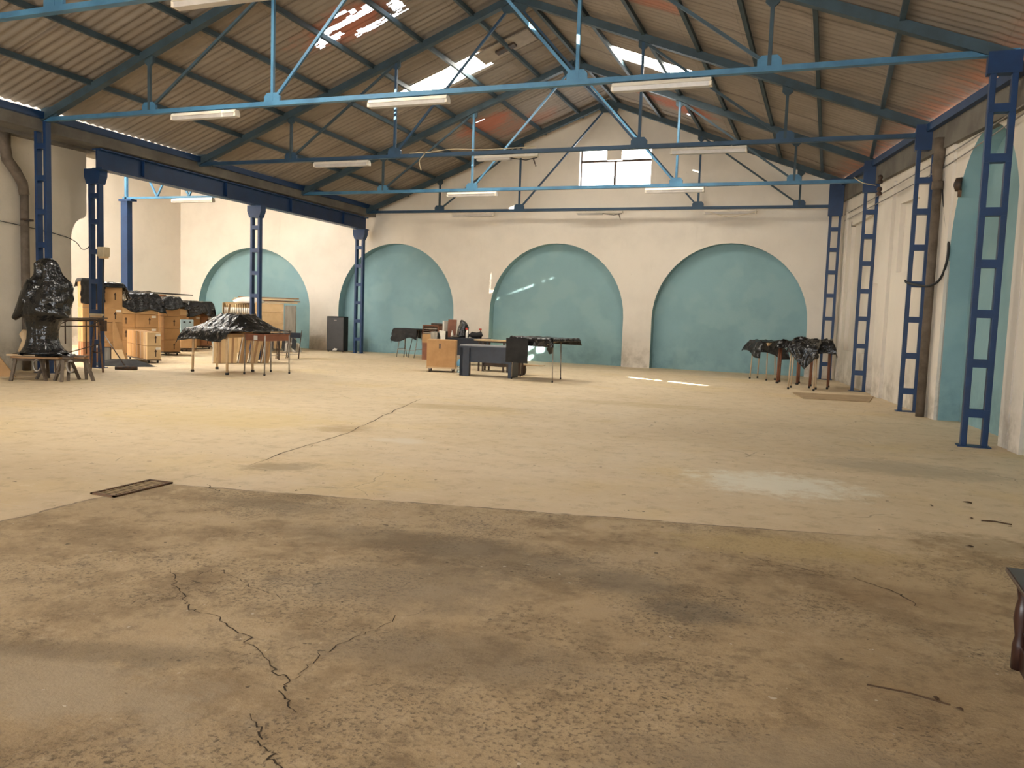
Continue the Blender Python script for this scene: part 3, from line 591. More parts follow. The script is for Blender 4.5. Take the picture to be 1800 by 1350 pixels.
# ---------------------------------------------------------------- generic builders
def drape(name, cx, cy, w_, d_, top, over, rz, mat, label, seed=0, hf=None, wr=.03, cat='plastic sheet', group=None, flare=.10, N=46, une=.25, hem=None):
    """sheet lying over a rectangle w_ x d_, hanging over its edges; over = (left,right,front,back)"""
    ol, orr, of, ob = over; vs = []; fs = []
    x0, x1, y0, y1 = -w_/2-ol, w_/2+orr, -d_/2-of, d_/2+ob
    for j in range(N+1):
        for i in range(N+1):
            u = x0+(x1-x0)*i/N; v = y0+(y1-y0)*j/N
            nz = lambda a, b, c, f: mnoise.noise(Vector((a*f+seed*7.1, b*f, c+seed)))
            e = (1 + une*nz(u, v, 1, 1.6))*(hem(u, v) if hem else 1)
            dx = max(0, abs(u)-w_/2); dy = max(0, abs(v)-d_/2)
            h = math.hypot(dx, dy) if (dx and dy) else dx+dy
            h *= e
            X = max(-w_/2, min(w_/2, u)); Y = max(-d_/2, min(d_/2, v))
            fl_ = flare*min(h, .5) + .02*min(1, h*20)
            fold = .05*nz(u*1, v*1, 3, 6)*min(1, h*5)
            if dx: X += math.copysign(fl_+abs(fold)*1.1, u)
            if dy: Y += math.copysign(fl_+abs(fold)*1.1, v)
            Z = top + .012 - h*.97
            b = hf(u, v) if hf else 0
            Z += b*(1 if not (dx or dy) else max(0, 1-h*3))
            if not (dx or dy): Z += abs(nz(u, v, 5, 5))*wr*1.6 + abs(nz(u, v, 9, 12))*wr*.5
            vs.append((X, Y, max(Z, .02)))
    for j in range(N):
        for i in range(N): a = j*(N+1)+i; fs.append((a, a+1, a+N+2, a+N+1))
    o = MB().add(vs, fs).build(name, mat, smooth=True, loc=(cx, cy, 0), rz=rz)
    m = o.modifiers.new('thickness', 'SOLIDIFY'); m.thickness = .004; m.offset = 1
    return tag(o, label, cat, group)
def table(name, corners, h, label, leg=.022, mat_leg=None, mat_top=None, apron=.0, splay=0, group=None, feet=True, topt=.03, cat='table'):
    """corners: four leg positions, going round"""
    cx = sum(c[0] for c in corners)/4; cy = sum(c[1] for c in corners)/4
    t = empty(name, (cx, cy, 0), 0, label, cat, group)
    rel = [(x-cx, y-cy) for x, y in corners]; k = 1-splay
    top = [(x*(k+.02 if not splay else 1), y*(k+.02 if not splay else 1), 0) for x, y in rel]
    MB().prism(top, (0,0,h-topt), (0,0,topt)).build('tabletop', mat_top or M['wood_pale'], t, bevel=.004)
    if apron: MB().prism([(x*.97, y*.97, 0) for x, y, _ in top], (0,0,h-topt-apron), (0,0,apron)).build('apron', mat_top or M['wood_pale'], t)
    for x, y in rel:
        w = MB(); w.tube([(x,y,.0),(x*k*.96,y*k*.96,h-topt)], leg, 8); l = w.build('leg', mat_leg or M['steel'], t, True)
        if feet: MB().lathe((x,y,0), [(leg*1.3,0),(leg*1.5,.03),(leg*1.2,.05)], 8).build('rubber_foot', M['cable'], l, True)
    return t
CA = math.radians(61)
e1 = Vector((math.cos(CA), math.sin(CA), 0)); e2 = Vector((-math.sin(CA), math.cos(CA), 0))
def carton(p, sx, sy, sz, label, group, mat='card', arrow=0, stick=0, rz=CA, tape=True, jit=.01):
    """carton whose near left bottom corner is at p; local x = width to the right, y = depth away"""
    q = rz + random.uniform(-jit, jit)
    o = MB().box(0, 0, 0, sx, sy, sz).build('cardboard_box', M[mat], loc=p, rz=q, bevel=.008)
    tag(o, label, 'box', group)
    if tape:
        w = MB(); w.box(-.002, sy/2-.025, sz*.0+.01, sx+.002, sy/2+.025, sz+.002); w.build('tape', M['tape'], o)
    if arrow:
        w = MB(); ax = sx*(.62 if arrow == 1 else .3); z = sz*.5
        w.box(ax-.012, -.003, z-.10, ax+.012, 0, z+.03); w.prism([(ax-.035,0,z+.02),(ax+.035,0,z+.02),(ax,0,z+.09)], (0,-.003,0), (0,.003,0)); w.build('arrow_print', M['ink'], o)
    if stick:
        w = MB(); w.box(sx*.80-.06, -.003, sz*.72, sx*.80+.06, 0, sz*.72+.06); w.build('shipping_label', M['sticker'], o)
    return o
def dolly(p, sx, sy, label, rz=CA, z=.10, striped=False):
    t = empty('wheeled_dolly', p, rz, label, 'dolly', 'wheeled dollies under the cartons')
    MB().box(0, 0, z-.035, sx, sy, z-.002).build('deck', M['wood_dark'], t)
    for x in (.07, sx-.07):
        for y in (.08, sy-.08): MB().tube([(x-.015,y,.035),(x+.015,y,.035)], .034, 12).build('wheel', M['cable'], t)
    return t
def P3(base, a, b, z=0): return Vector((base[0], base[1], 0)) + e1*a + e2*b + Vector((0, 0, z))
# ---------------------------------------------------------------- left: statue on a plank table
C0 = Vector((-14.10, 11.66, 0)); rv = Vector((.934, .357, 0)); fv = Vector((-.357, .934, 0))
# low trestle stools
def stool_trestle(c, rz, label, L=.52, h=.43, name='low_trestle', mat='wood_grey', spl=.17):
    t = empty(name, (c[0], c[1], 0), rz, label, 'trestle', 'low wooden trestles under the statue')
    MB().box(-L/2, -.045, h-.06, L/2, .045, h).build('top_rail', M[mat], t, bevel=.006)
    for sx in (-1, 1):
        for s2 in (-1, 1):
            MB().beam((sx*(L/2-.05), s2*.03, h-.03), (sx*(L/2+.03), s2*spl, 0.0), .055, .045).build('leg', M[mat], t)
        MB().beam((sx*(L/2-.0), -spl*.62, .16), (sx*(L/2-.0), spl*.62, .16), .03, .04).build('cross_bar', M[mat], t)
    return t
stool_trestle(C0 + rv*-.26 + fv*-.20, .9, 'low dark wooden trestle under the left end of the statue platform')
stool_trestle(C0 + rv*.12 + fv*.14, .25, 'low dark wooden trestle under the middle of the statue platform', .6)
stool_trestle(C0 + rv*.52 + fv*-.02, 1.2, 'low dark wooden trestle under the right end of the statue platform')
t = empty('plank_platform', (C0.x, C0.y, .43), 0, 'rough low platform of old planks carrying the shrouded statue', 'platform')
t.rotation_euler = (0, 0, math.atan2(.357, .934))
for k, (x0, x1, y, z, r_) in enumerate([(-.50,.40,-.30,.0,.03),(-.46,.55,-.14,.002,-.02),(-.42,.72,.03,.0,.02),(-.50,.60,.20,.002,-.04),(-.36,.45,.36,0,.03)]):
    b = MB().box(x0, -.075, 0, x1, .075, .035).build('plank', M['wood_grey'] if k % 2 else M['wood'], t, bevel=.004); b.location = (0, y, z); b.rotation_euler = (0, 0, r_)
t.children[0]['label'] = 'plank at the front edge'
b = MB().box(-.62,-.06,0,-.10,.06,.03).build('plank', M['wood_pale'], t); b.location = (0, -.2, .037); b.rotation_euler = (0, 0, .1); b['label'] = 'pale plank sticking out at the left'
b = MB().box(.25,-.05,0,.76,.05,.03).build('plank', M['wood_grey'], t); b.location = (0, .05, .037); b.rotation_euler = (0, 0, -.05)
for x, s in ((-.04, 1), (.60, 1)):
    w = MB(); w.tube([(C0+rv*x+fv*-.30+Vector((math.cos(a)*.07*.934, math.cos(a)*.07*.357, .30+math.sin(a)*.11))) for a in [i*math.pi/6 for i in range(2, 12)]], .018, 8)
    tag(w.build('iron_clamp', M['steel'], smooth=True), '%s curved grey clamp hanging under the statue platform' % ('left' if x < 0 else 'right'), 'clamp', 'clamps under the statue platform')
# statue
def statue():
    t = empty('shrouded_statue', (C0.x, C0.y, .47), 0, 'tall hooded statue wrapped in shiny black plastic, standing on the plank platform', 'statue')
    rings = [(.50,.40,.34,-.08,0),(.53,.44,.36,-.08,0),(.60,.36,.30,-.10,0),(.68,.31,.27,-.10,0),(.80,.27,.25,-.10,0),(.95,.27,.25,-.10,0),(1.12,.31,.27,-.09,0),(1.20,.36,.30,-.04,-.03),(1.27,.43,.34,0,-.05),
             (1.36,.44,.34,.02,-.05),(1.50,.42,.33,.04,-.04),(1.64,.41,.31,.05,-.02),(1.78,.40,.29,.05,0),(1.88,.37,.26,.05,.0),(1.96,.30,.23,.04,-.02),(2.03,.25,.21,.03,-.04),(2.12,.225,.20,.02,-.05),(2.22,.20,.18,.02,-.05),(2.29,.15,.14,.03,-.04),(2.335,.08,.07,.03,-.03),(2.345,.01,.01,.03,-.03)]
    N = 64; vs = []; fs = []
    fine = []
    for i in range(len(rings)-1):
        for k in range(3):
            q = k/3; fine.append(tuple(rings[i][j]*(1-q)+rings[i+1][j]*q for j in range(5)))
    fine.append(rings[-1])
    for z, a, b, ox, oy in fine:
        for k in range(N):
            th = 2*math.pi*k/N
            f = 1 + .10*mnoise.noise(Vector((math.cos(th)*2.2, math.sin(th)*2.2, z*1.1))) + .07*mnoise.noise(Vector((math.cos(th)*6, math.sin(th)*6, z*2.2+4)))
            f += .05*mnoise.noise(Vector((math.cos(th)*11, math.sin(th)*11, z*4+9)))
            if z < 1.2: f += .035*math.sin(th*9+z*2)*min(1, (z-.5)*4)
            if z > 1.4: f += .045*math.sin(5*th+z*7+2*math.sin(z*5))*(1 if z < 2.25 else 0)
            if 1.2 < z < 1.85: f += .05*math.sin(z*24 + 5*math.sin(th*1.5) + th*2) * math.sin((z-1.2)/.65*math.pi)
            # the hood opening faces the hall
            face = math.exp(-((th-4.3)**2)/.25)
            if 1.92 < z < 2.24: f -= .42*face*math.sin((z-1.92)/.32*math.pi)
            p = rv*(ox+a*f*math.cos(th)) + fv*(oy+b*f*math.sin(th)); vs.append((p.x, p.y, z-.47))
    for i in range(len(fine)-1):
        for k in range(N): fs.append((i*N+k, i*N+(k+1)%N, (i+1)*N+(k+1)%N, (i+1)*N+k))
    fs.append(tuple(reversed(range(N)))); MB().add(vs, fs).build('shroud', M['plastic'], t, True)
    pts = [rv*-.10+fv*-.04+Vector((0,0,1.35)), rv*-.22+fv*-.08+Vector((0,0,1.12)), rv*-.36+fv*-.12+Vector((0,0,.92)), rv*-.47+fv*-.14+Vector((0,0,.80)), rv*-.56+fv*-.14+Vector((0,0,.70))]
    MB().tube(pts, [.26,.24,.16,.09,.05], 16).build('sleeve_fold', M['plastic'], t, True)
    pts = [rv*.15+fv*-.2+Vector((0,0,.98)), rv*.36+fv*-.2+Vector((0,0,.80)), rv*.52+fv*-.2+Vector((0,0,.755))]
    MB().tube(pts, [.16,.10,.02], 12).build('sleeve_fold', M['plastic'], t, True)
    w = MB(); vs = []; n = 40
    for j in range(4):
        for k in range(n):
            th = 2*math.pi*k/n; r = (.30,.40,.50,.55)[j]*(1+.15*mnoise.noise(Vector((math.cos(th)*3, math.sin(th)*3, 1)))); z = (.10,.05,.035,.03)[j]+.02*math.sin(th*7)
            p = rv*(-.05+r*math.cos(th)) + fv*(r*.72*math.sin(th)); vs.append((p.x, p.y, z+.0))
    w.add(vs, [(j*n+k, j*n+(k+1)%n, (j+1)*n+(k+1)%n, (j+1)*n+k) for j in range(3) for k in range(n)]); w.build('trailing_hem', M['plastic'], t, True)
statue()
# pale carved fragment and loose board left of it
w = MB(); w.tube([(-.05,0,0),(-.02,.0,.12),(.03,.0,.24),(.0,.0,.36),(.03,0,.44)], [.09,.07,.06,.09,.05], 12)
tag(w.build('plaster_fragment', M['wood_pale'], smooth=True, loc=C0+rv*-.58+fv*.22+Vector((0,0,.50))), 'pale twisted carved fragment standing behind the statue at its left', 'sculpture')
b = MB().prism([(0,0,0),(.95,0,0),(.42,0,.60),(0,0,1.0)], (0,0,0), (0,.03,0)).build('leaning_board', M['card'], loc=(-15.9,11.35,.0), rz=.38); b.rotation_euler = (-.12,0,.35)
tag(b, 'brown board leaning low at the left edge, left of the statue', 'board')
# metal work trestle with a plank, right of the statue
t = empty('work_trestle', (-15.05, 13.2, 0), 0, 'rusty iron work trestle with a plank on top, between statue and switch box column', 'trestle')
MB().beam((-.25,-.62,1.155),(.02,.72,1.175),.10,.03).build('plank', M['wood_grey'], t)
w = MB(); w.beam((-.22,-.5,1.12),(.02,.62,1.13),.03,.04); w.beam((-.22,-.5,.99),(.02,.62,1.0),.025,.025); w.build('rail', M['iron'], t)
for a, b_ in [((-.05,.55,1.14),(.30,.36,0)), ((-.08,.5,1.14),(-.35,.62,0)), ((-.22,-.45,1.14),(.10,-.65,0)), ((-.25,-.45,1.14),(-.45,-.30,0))]: MB().beam(a, b_, .035, .035).build('leg', M['rust'], t)
for a, b_ in [((-.15,-.2,1.12),(-.15,-.2,.62)), ((-.06,.25,1.12),(-.06,.25,.4)), ((.02,.5,.6),(-.3,-.35,.35)), ((-.2,-.4,1.0),(-.14,-.1,1.13)), ((.0,.3,1.0),(.02,.55,1.13)), ((.2,.42,.42),(-.25,.58,.42))]: MB().beam(a, b_, .02, .02).build('brace', M['iron'], t)
tag(MB().box(-.11,-.07,0,.11,.07,.035).build('wood_offcut', M['wood_pale'], loc=(-15.12,13.72,1.19), rz=.6, bevel=.004), 'lower pale wood block on the end of the work trestle', 'wood block', 'wood blocks on the trestle')
tag(MB().box(-.13,-.06,0,.13,.06,.045).build('wood_offcut', M['cream'], loc=(-15.10,13.72,1.226), rz=.3, bevel=.004), 'upper cream wood block on the end of the work trestle', 'wood block', 'wood blocks on the trestle')
# black plastic on the floor round the column, broom
vs = []; n = 40; w = MB()
for j in range(5):
    for k in range(n):
        th = 2*math.pi*k/n; f = 1+.18*mnoise.noise(Vector((math.cos(th)*2, math.sin(th)*2, 3))); r = (.02,.2,.4,.55,.62)[j]*f; vs.append((r*1.25*math.cos(th), r*.55*math.sin(th), max(.004, (.16,.14,.09,.035,.004)[j]+.02*math.sin(th*6+j)*(j < 4)*(j > 0))))
w.add(vs, [(j*n+k, j*n+(k+1)%n, (j+1)*n+(k+1)%n, (j+1)*n+k) for j in range(4) for k in range(n)])
tag(w.build('plastic_heap', M['cloth_black'], smooth=True, loc=(-16.0,15.3,.0), rz=.4), 'heap of black plastic on the floor at the foot of the switch box column', 'plastic sheet')
t = empty('broom', (-14.98, 14.42, 0), 0, 'broom with dark bristles lying on the floor beside the switch box column', 'broom')
w = MB(); w.tube([(-.22,-.10,.03),(.0,0,.045),(.22,.10,.04)], [.05,.055,.04], 10); w.build('broom_head', M['iron'], t, True)
MB().tube([(-.02,0,.06),(-.95,.25,.78)], .013, 8).build('handle', M['wood_dark'], t, True)
# switch box on the column
t = empty('switch_box', (-15.66, 14.37, 2.56), 0, 'cream electric box on the blue column, with a black cable below', 'electric box')
MB().box(-.02,-.10,0,.17,.09,.22).build('housing', M['cream'], t, bevel=.015); MB().box(.0,-.08,-.04,.15,.07,0).build('bottom_cap', M['wood_pale'], t); MB().tube([(.07,0,-.04),(.06,0,-.3),(.02,.01,-1.0),(-.0,.02,-1.55)], .018, 6).build('cable', M['cable'], t, True)
MB().box(-.05,-.02,-1.7,.09,.06,-1.45).build('lower_box', M['iron'], t)
# ---------------------------------------------------------------- left: cartons
g1 = 'cartons stacked behind the switch box column'
b0 = Vector((-17.36, 15.35, 0))
hs = [(0,.52,'lowest'),(.52,.50,'second from the floor'),(1.02,.36,'third from the floor'),(1.38,.62,'topmost')]
for c, nm in ((0, 'left'), (1, 'right')):
    for z, h, w_ in hs:
        if c == 0 and z > 1.3: h = .70
        carton(P3(b0, c*.47, 0, z), .46, .5, h-.008, '%s carton of the %s column behind the switch box column' % (w_, nm), g1, 'card_red' if (c == 0 and z < .4) else 'card', arrow=1 if (z > .5 and c) else 0, stick=1 if z in (1.02, 0) else 0)
bc = P3(b0, .23, .25); drape('plastic_sheet', bc.x, bc.y, .48, .54, 2.085, (.10,.03,.62,.2), CA, M['cloth_black'], 'black sheet over the left column of cartons behind the switch box column', 3, wr=.01, cat='sheet', flare=.02, group=None)
bc = P3(b0, .71, .25); drape('plastic_sheet', bc.x, bc.y, .47, .54, 2.0, (.02,.40,.12,.3), CA, M['plastic'], 'black plastic over the right column of cartons behind the switch box column', 5, wr=.02, flare=.3)
b = MB().prism([(0,0,0),(.36,0,0),(.05,0,1.05),(0,0,1.05)], (0,0,0), (0,.02,0)).build('hardboard_sheet', M['card'], loc=P3(b0, .68, -.16)); b.rotation_euler = (-.10, 0, CA)
tag(b, 'brown board leaning against the cartons behind the switch box column', 'board')
b = MB().box(0,0,0,.45,.02,.55).build('white_board', M['card_light'], loc=(-16.55,15.35,.0)); b.rotation_euler = (-.9, 0, CA); tag(b, 'pale board lying slanted on the floor beside the broom', 'board')
b = MB().box(0,0,0,.30,.03,.42).build('picture_frame', M['wood_dark'], loc=(-16.72,14.85,.75), rz=.8); tag(b, 'dark framed panel leaning behind the work trestle', 'panel'); MB().box(.025,-.004,.025,.275,0,.395).build('picture', M['film'], b)
b.location = (-16.6, 15.1, .02)
# dolly A: row of light cartons
a0 = Vector((-16.20, 16.25, 0))
dolly(a0, .36, 1.82, 'wheeled dolly under the low row of strapped cartons in front')
for k in range(5):
    for lv in range(2):
        carton(P3(a0, .01, .01+k*.362, .10+lv*.352), .34, .345, .345, '%s carton of pair %s from the front in the low row on the foremost dolly' % ('upper' if lv else 'lower', ['one','two','three','four','five'][k]), 'cartons in the low row on the foremost dolly', 'card_light' if k == 0 else 'card', arrow=1 if k == 0 else 0, stick=1 if k == 0 else 0)
# big front stack
b1 = P3((-17.95, 18.45), -1.26, 0)
dolly(b1, 1.26, .95, 'wheeled dolly under the widest covered stack of cartons')
for c, nm in ((0, 'left'), (1, 'right')):
    for r in range(4):
        carton(P3(b1, c*.63, 0, .11+r*.37), .62, .9, .362, 'carton %s in the %s column of the widest covered stack' % (['on the dolly','second from the bottom','third from the bottom','at the top'][r], nm), 'cartons of the widest covered stack', 'card' if r != 3 else 'card_light', arrow=(1 if r in (1, 2) else 0), stick=1 if (r in (0, 1, 2) and c) else 0)
bc = P3(b1, .63, .45); drape('plastic_sheet', bc.x, bc.y, 1.25, .95, 1.62, (.12,.16,.36,.3), CA, M['plastic'], 'black plastic over the widest stack of cartons', 11, wr=.03, flare=.35, une=.9, hf=lambda u, v: .19+.08*v)
# stack C
c1 = P3((-18.02, 19.39), -.47, .02)
dolly(c1, .47, .95, 'wheeled dolly under the narrow stack right of the widest one')
for r in range(4): carton(P3(c1, 0, 0, .11+r*.35), .46, .9, .342, 'carton %s in the narrow stack right of the widest covered stack' % (['on the dolly','second from the bottom','third from the bottom','at the top'][r]), 'cartons of the narrow stack', 'card', arrow=1 if r in (0, 2) else 0, stick=1 if r == 3 else 0)
bc = P3(c1, .23, .45); drape('plastic_sheet', bc.x, bc.y, .47, .95, 1.53, (.06,.22,.22,.3), CA, M['plastic'], 'black plastic over the narrow stack right of the widest one', 17, wr=.05, flare=.3, une=.9, hf=lambda u, v: .16)
# dark covered stack behind
d1 = Vector((-20.45, 20.18, 0))
for r in range(3): carton(P3(d1, 0, 0, .02+r*.6), .85, .8, .59, 'large carton %s in the stack behind the widest one, under a black board' % (['on the floor','in the middle','at the top'][r]), 'large cartons behind the widest stack', 'card_red')
t = MB().box(-.1,-.15,0,1.65,.9,.03).build('black_board', M['cloth_black'], loc=P3(d1, 0, 0, 1.86), rz=CA); t.rotation_euler = (.0, .03, CA); tag(t, 'flat black board on top of the stack behind the widest one', 'board')
# stack D: low carton, pale blue case, draped plastic
dd = P3((-19.2, 21.36), -.50, 0)
dolly(dd, .5, .8, 'wheeled dolly under the carton with the pale blue case')
carton(P3(dd, 0, 0, .11), .5, .7, .42, 'single carton under the pale blue case', None, 'card', arrow=0, stick=1)
t = empty('equipment_case', P3(dd, .03, .12, .53), CA, 'pale blue case with black catches standing on a carton', 'case')
MB().box(0,0,0,.42,.18,.5).build('shell', M['caseblue'], t, bevel=.015)
for x, z in ((.12,.42),(.30,.42),(.12,.06),(.30,.06)): MB().box(x-.035,-.01,z-.02,x+.035,0,z+.02).build('catch', M['cable'], t)
dk = P3((-19.2, 21.36), -.62, .95)
for r in range(4): carton(P3(dk, 0, 0, .05+r*.37), .62, .5, .36, 'carton %s in the stack behind the pale blue case' % (['lowest','second from the floor','third from the floor','at the top'][r]), 'cartons behind the pale blue case', 'card_light' if r == 3 else 'card')
bc = P3(dk, .30, .25); drape('plastic_sheet', bc.x, bc.y, .62, .5, 1.56, (.05,.45,.30,.1), CA, M['plastic'], 'black plastic with a pointed hanging end over the stack behind the pale blue case', 23, wr=.05, flare=.25, une=.9)
# stack E reddish
ee = P3((-20.0, 23.0), -.80, 0)
dolly(ee, .8, .8, 'wheeled dolly under the reddish cartons, farthest of the dollies')
for c, nm in ((0, 'left'), (1, 'right')):
    for r in range(4): carton(P3(ee, c*.4, 0, .11+r*.34), .39, .75, .332, '%s carton of the %s column in the reddish stack' % (['lowest','second from the bottom','third from the bottom','topmost'][r], nm), 'reddish cartons on the farthest dolly', 'card_red' if c else 'card', arrow=c, stick=1 if (r in (0, 2)) else 0)
bc = P3(ee, .4, .37); drape('plastic_sheet', bc.x, bc.y, .8, .76, 1.5, (.1,.2,.34,.3), CA, M['plastic'], 'black plastic over the reddish cartons', 29, wr=.03, flare=.2, une=.8, hf=lambda u, v: .1)
carton(P3((-19.6, 23.9), 0, .2, 0), .6, .6, .95, 'low dark carton right of the reddish stack', None, 'card_red')
w = MB(); w.beam((0,0,0),(.05,.1,1.65),.05,.02); tag(w.build('leaning_strip', M['steel'], loc=(-20.3,25.3,0)), 'thin metal strip leaning in front of the leftmost arch', 'strip')
# ---------------------------------------------------------------- back left: crates, boards, stools
VA = math.atan2(.6, .8)
t = empty('wooden_crate', (-18.86, 23.57, 0), VA, 'tall pale wooden crate under the bundle of boards', 'crate')
MB().box(0,0,.08,1.12,.9,1.66).build('body', M['card_light'], t, bevel=.01)
w = MB()
for z in (.08, .55, .95, 1.35, 1.62): w.box(-.012,-.012,z,1.132,.0,z+.035)
w.box(-.012,-.014,.08,.05,0,1.66); w.box(1.07,-.014,.08,1.132,0,1.66); w.build('battens', M['wood_pale'], t)
for x in (.1, .5, .9): MB().box(x,0,0,x+.1,.9,.08).build('skid', M['wood'], t)
b = MB().box(0,0,0,.40,.60,1.60).build('wrapped_bundle', M['film'], loc=(-17.93,24.27,0), rz=VA, bevel=.03); tag(b, 'tall bundle wrapped in grey film beside the wooden crate', 'bundle')
for k, (a, dx, z, l) in enumerate([(0,-.5,1.68,2.1),(.02,-.45,1.73,2.15),(-.03,-.52,1.78,2.0),(.01,-.4,1.83,2.05),(.04,-.6,1.73,1.9)]):
    b = MB().box(0,0,0,l,.20,.04).build('loose_board', M['wood'] if k % 2 else M['card_light'], loc=Vector((-18.86,23.57,0))+Vector((.8,.6,0))*dx+Vector((-.6,.8,0))*(.05+(.32 if k == 4 else .07*k*.2))+Vector((0,0,z-.01)), rz=VA+a)
    tag(b, ['lowest board','second board','third board','topmost board','rear board'][k]+' of the bundle laid across the wooden crate', 'board', 'boards on the wooden crate')
t = empty('carton_crate', (-18.7, 21.75, 0), VA-.05, 'wide carton carrying the tray of pale rolls, behind the plastic-covered tables', 'box')
MB().box(0,0,0,1.35,.8,1.22).build('body', M['card_light'], t, bevel=.01); MB().box(-.004,-.004,.58,1.354,0,.62).build('tape', M['tape'], t)
t = empty('roll_tray', (-18.45, 21.72, 1.225), VA-.05, 'shallow open box full of pale rolls standing on a carton', 'tray')
MB().box(0,.0,0,1.0,.5,.06).build('tray', M['card'], t); w = MB()
w.box(0,.46,.06,1.0,.5,.42); w.box(-.02,0,.06,0,.5,.40); w.box(1.0,0,.06,1.06,.5,.44); w.build('side_panel', M['card_light'], t)
for k in range(14): MB().tube([(.06+k*.068,.05,.06),(.06+k*.068,.05,.25)], .03, 8).build('roll', M['whiteplastic'], t, True)
for k in range(12): MB().tube([(.1+k*.07,.2,.18),(.1+k*.07,.2,.36)], .03, 8).build('roll', M['card_light'], t, True)
w = MB(); n = 24; vs = []
for j in range(9):
    for k in range(n):
        th = 2*math.pi*k/n; r = math.sin((j+.01)/8*math.pi/2); f = 1+.25*mnoise.noise(Vector((math.cos(th)*2, math.sin(th)*2, j*.4))); vs.append((.46*r*f*math.cos(th), .24*r*f*math.sin(th), .20*math.cos(j/8*math.pi/2)))
w.add(vs, [(j*n+k, j*n+(k+1)%n, (j+1)*n+(k+1)%n, (j+1)*n+k) for j in range(8) for k in range(n)]); tag(w.build('white_cloth', M['whiteplastic'], smooth=True, loc=(-17.95,22.35,1.64), rz=VA), 'crumpled white cloth piled above the tray of rolls', 'cloth')
t = empty('step_stool', (-17.28, 23.85, 0), 0, 'white plastic step stool on the floor in front of the leftmost arch', 'stool')
MB().box(-.19,-.13,.28,.19,.13,.32).build('seat', M['whiteplastic'], t, bevel=.015)
for sx in (-1, 1):
    for s2 in (-1, 1): MB().prism([(-.06,-.05,0),(.06,-.05,0),(.06,.05,0),(-.06,.05,0)], (sx*.19,s2*.13,0), (-sx*.05,-s2*.03,.29)).build('leg', M['whiteplastic'], t, bevel=.01)
# folding chairs leaning at the column
def fchair(loc, rz, label):
    t = empty('folding_chair', loc, rz, label, 'chair', 'dark folding chairs leaning by the column')
    for s in (-1, 1):
        MB().tube([(s*.19,0,0),(s*.19,.30,.85)], .012, 8).build('back_leg', M['iron'], t, True); MB().tube([(s*.17,.10,0),(s*.17,.26,.62)], .012, 8).build('front_leg', M['iron'], t, True)
    MB().beam((-.17,.26,.70),(.17,.26,.70),.02,.16).build('backrest', M['navy'], t); MB().beam((0,.10,.28),(0,.20,.58),.34,.025,(1,0,0)).build('seat', M['navy'], t)
    w = MB(); w.tube([(-.19,.07,.2),(.19,.07,.2)], .009, 6); w.tube([(-.17,.13,.12),(.17,.13,.12)], .009, 6); w.build('stretcher', M['steel'], t, True)
fchair((-15.15,19.95,0), .6, 'dark folding chair leaning right beside the column, nearest the boards'); fchair((-15.15,20.42,0), .45, 'dark folding chair in the middle of the three leaning by the column'); fchair((-15.15,20.9,0), .3, 'dark folding chair farthest right of the three leaning by the column')
# cartons leaning against column
for k, (x, y, wd, tilt, m, lb) in enumerate([(-15.25,17.55,.36,.10,'card_light','wide flat carton at the left end of the leaning row'), (-14.97,17.80,.24,.12,'card_light','second flat carton in the leaning row'), (-14.82,18.05,.22,.16,'card','third flat carton in the leaning row'), (-14.68,18.33,.22,.18,'card_light','fourth flat carton in the leaning row'), (-14.50,18.60,.20,.16,'card','flat carton at the right end of the leaning row, nearest the column')]):
    o = MB().box(0,0,0,wd,.62,.86).build('flat_carton', M[m], loc=(x,y,0.015), bevel=.006)
    o.rotation_euler = (0, tilt*(1 if k > 1 else .3), .72); tag(o, lb, 'box', 'flat cartons leaning in a row')
    MB().box(wd/2-.03,-.003,0,wd/2+.03,0,.862).build('tape', M['tape'], o); MB().box(-.002,-.004,.0,.02,0,.86).build('pale_edge', M['sticker'], o)
# ---------------------------------------------------------------- tables under the big plastic sheet (left)
table('work_table', [(-13.71,15.12),(-12.56,14.93),(-12.75,16.05),(-13.85,16.1)], .92, 'wooden-legged table at the left under the peaked black plastic', .028, M['wood_pale'], M['wood_pale'], .06)
table('work_table', [(-12.42,15.34),(-11.83,15.30),(-11.79,16.16),(-12.42,16.3)], .94, 'metal-legged table with a red-brown side at the right under the peaked black plastic', .017, M['steel'], M['redbrown'], .13)
b = MB().box(-.16,-.003,0,-.05,0,.10).build('paper_label', M['sticker'], loc=(-11.98,15.30,.80), rz=-.07); tag(b, 'white paper label stuck on the red-brown table side', 'label')
carton((-13.15,15.35,.925), .62, .5, .33, 'carton hidden in the peak of the plastic sheet on the left tables', None, 'card', rz=.35)
def peak(u, v):
    b_ = 0
    du = abs(u-.02)/.80; dv = abs(v-.0)/.52
    b_ = max(0, 1-max(du, dv)**1.4)*.36
    return b_
drape('plastic_sheet', -12.80, 15.58, 2.0, 1.28, .985, (.28,.02,.24,.14), -.08, M['plastic'], 'large black plastic sheet peaked over the two left tables', 41, hf=lambda u, v: max(0, min(1, 1.45-abs(u+.02)*1.45)*min(1, 1.55-abs(v)*2.4))*.35, wr=.03, flare=.3, N=76, une=.3, hem=lambda u, v: 1 if u < .20 else max(.05, 1-(u-.20)*4))
tag(MB().tube([(0,0,0),(.03,.02,.25)], [.014,.020], 8).build('wooden_peg', M['wood'], loc=(-12.97,15.45,1.33)), 'wooden stick poking up at the peak of the black plastic', 'stick')
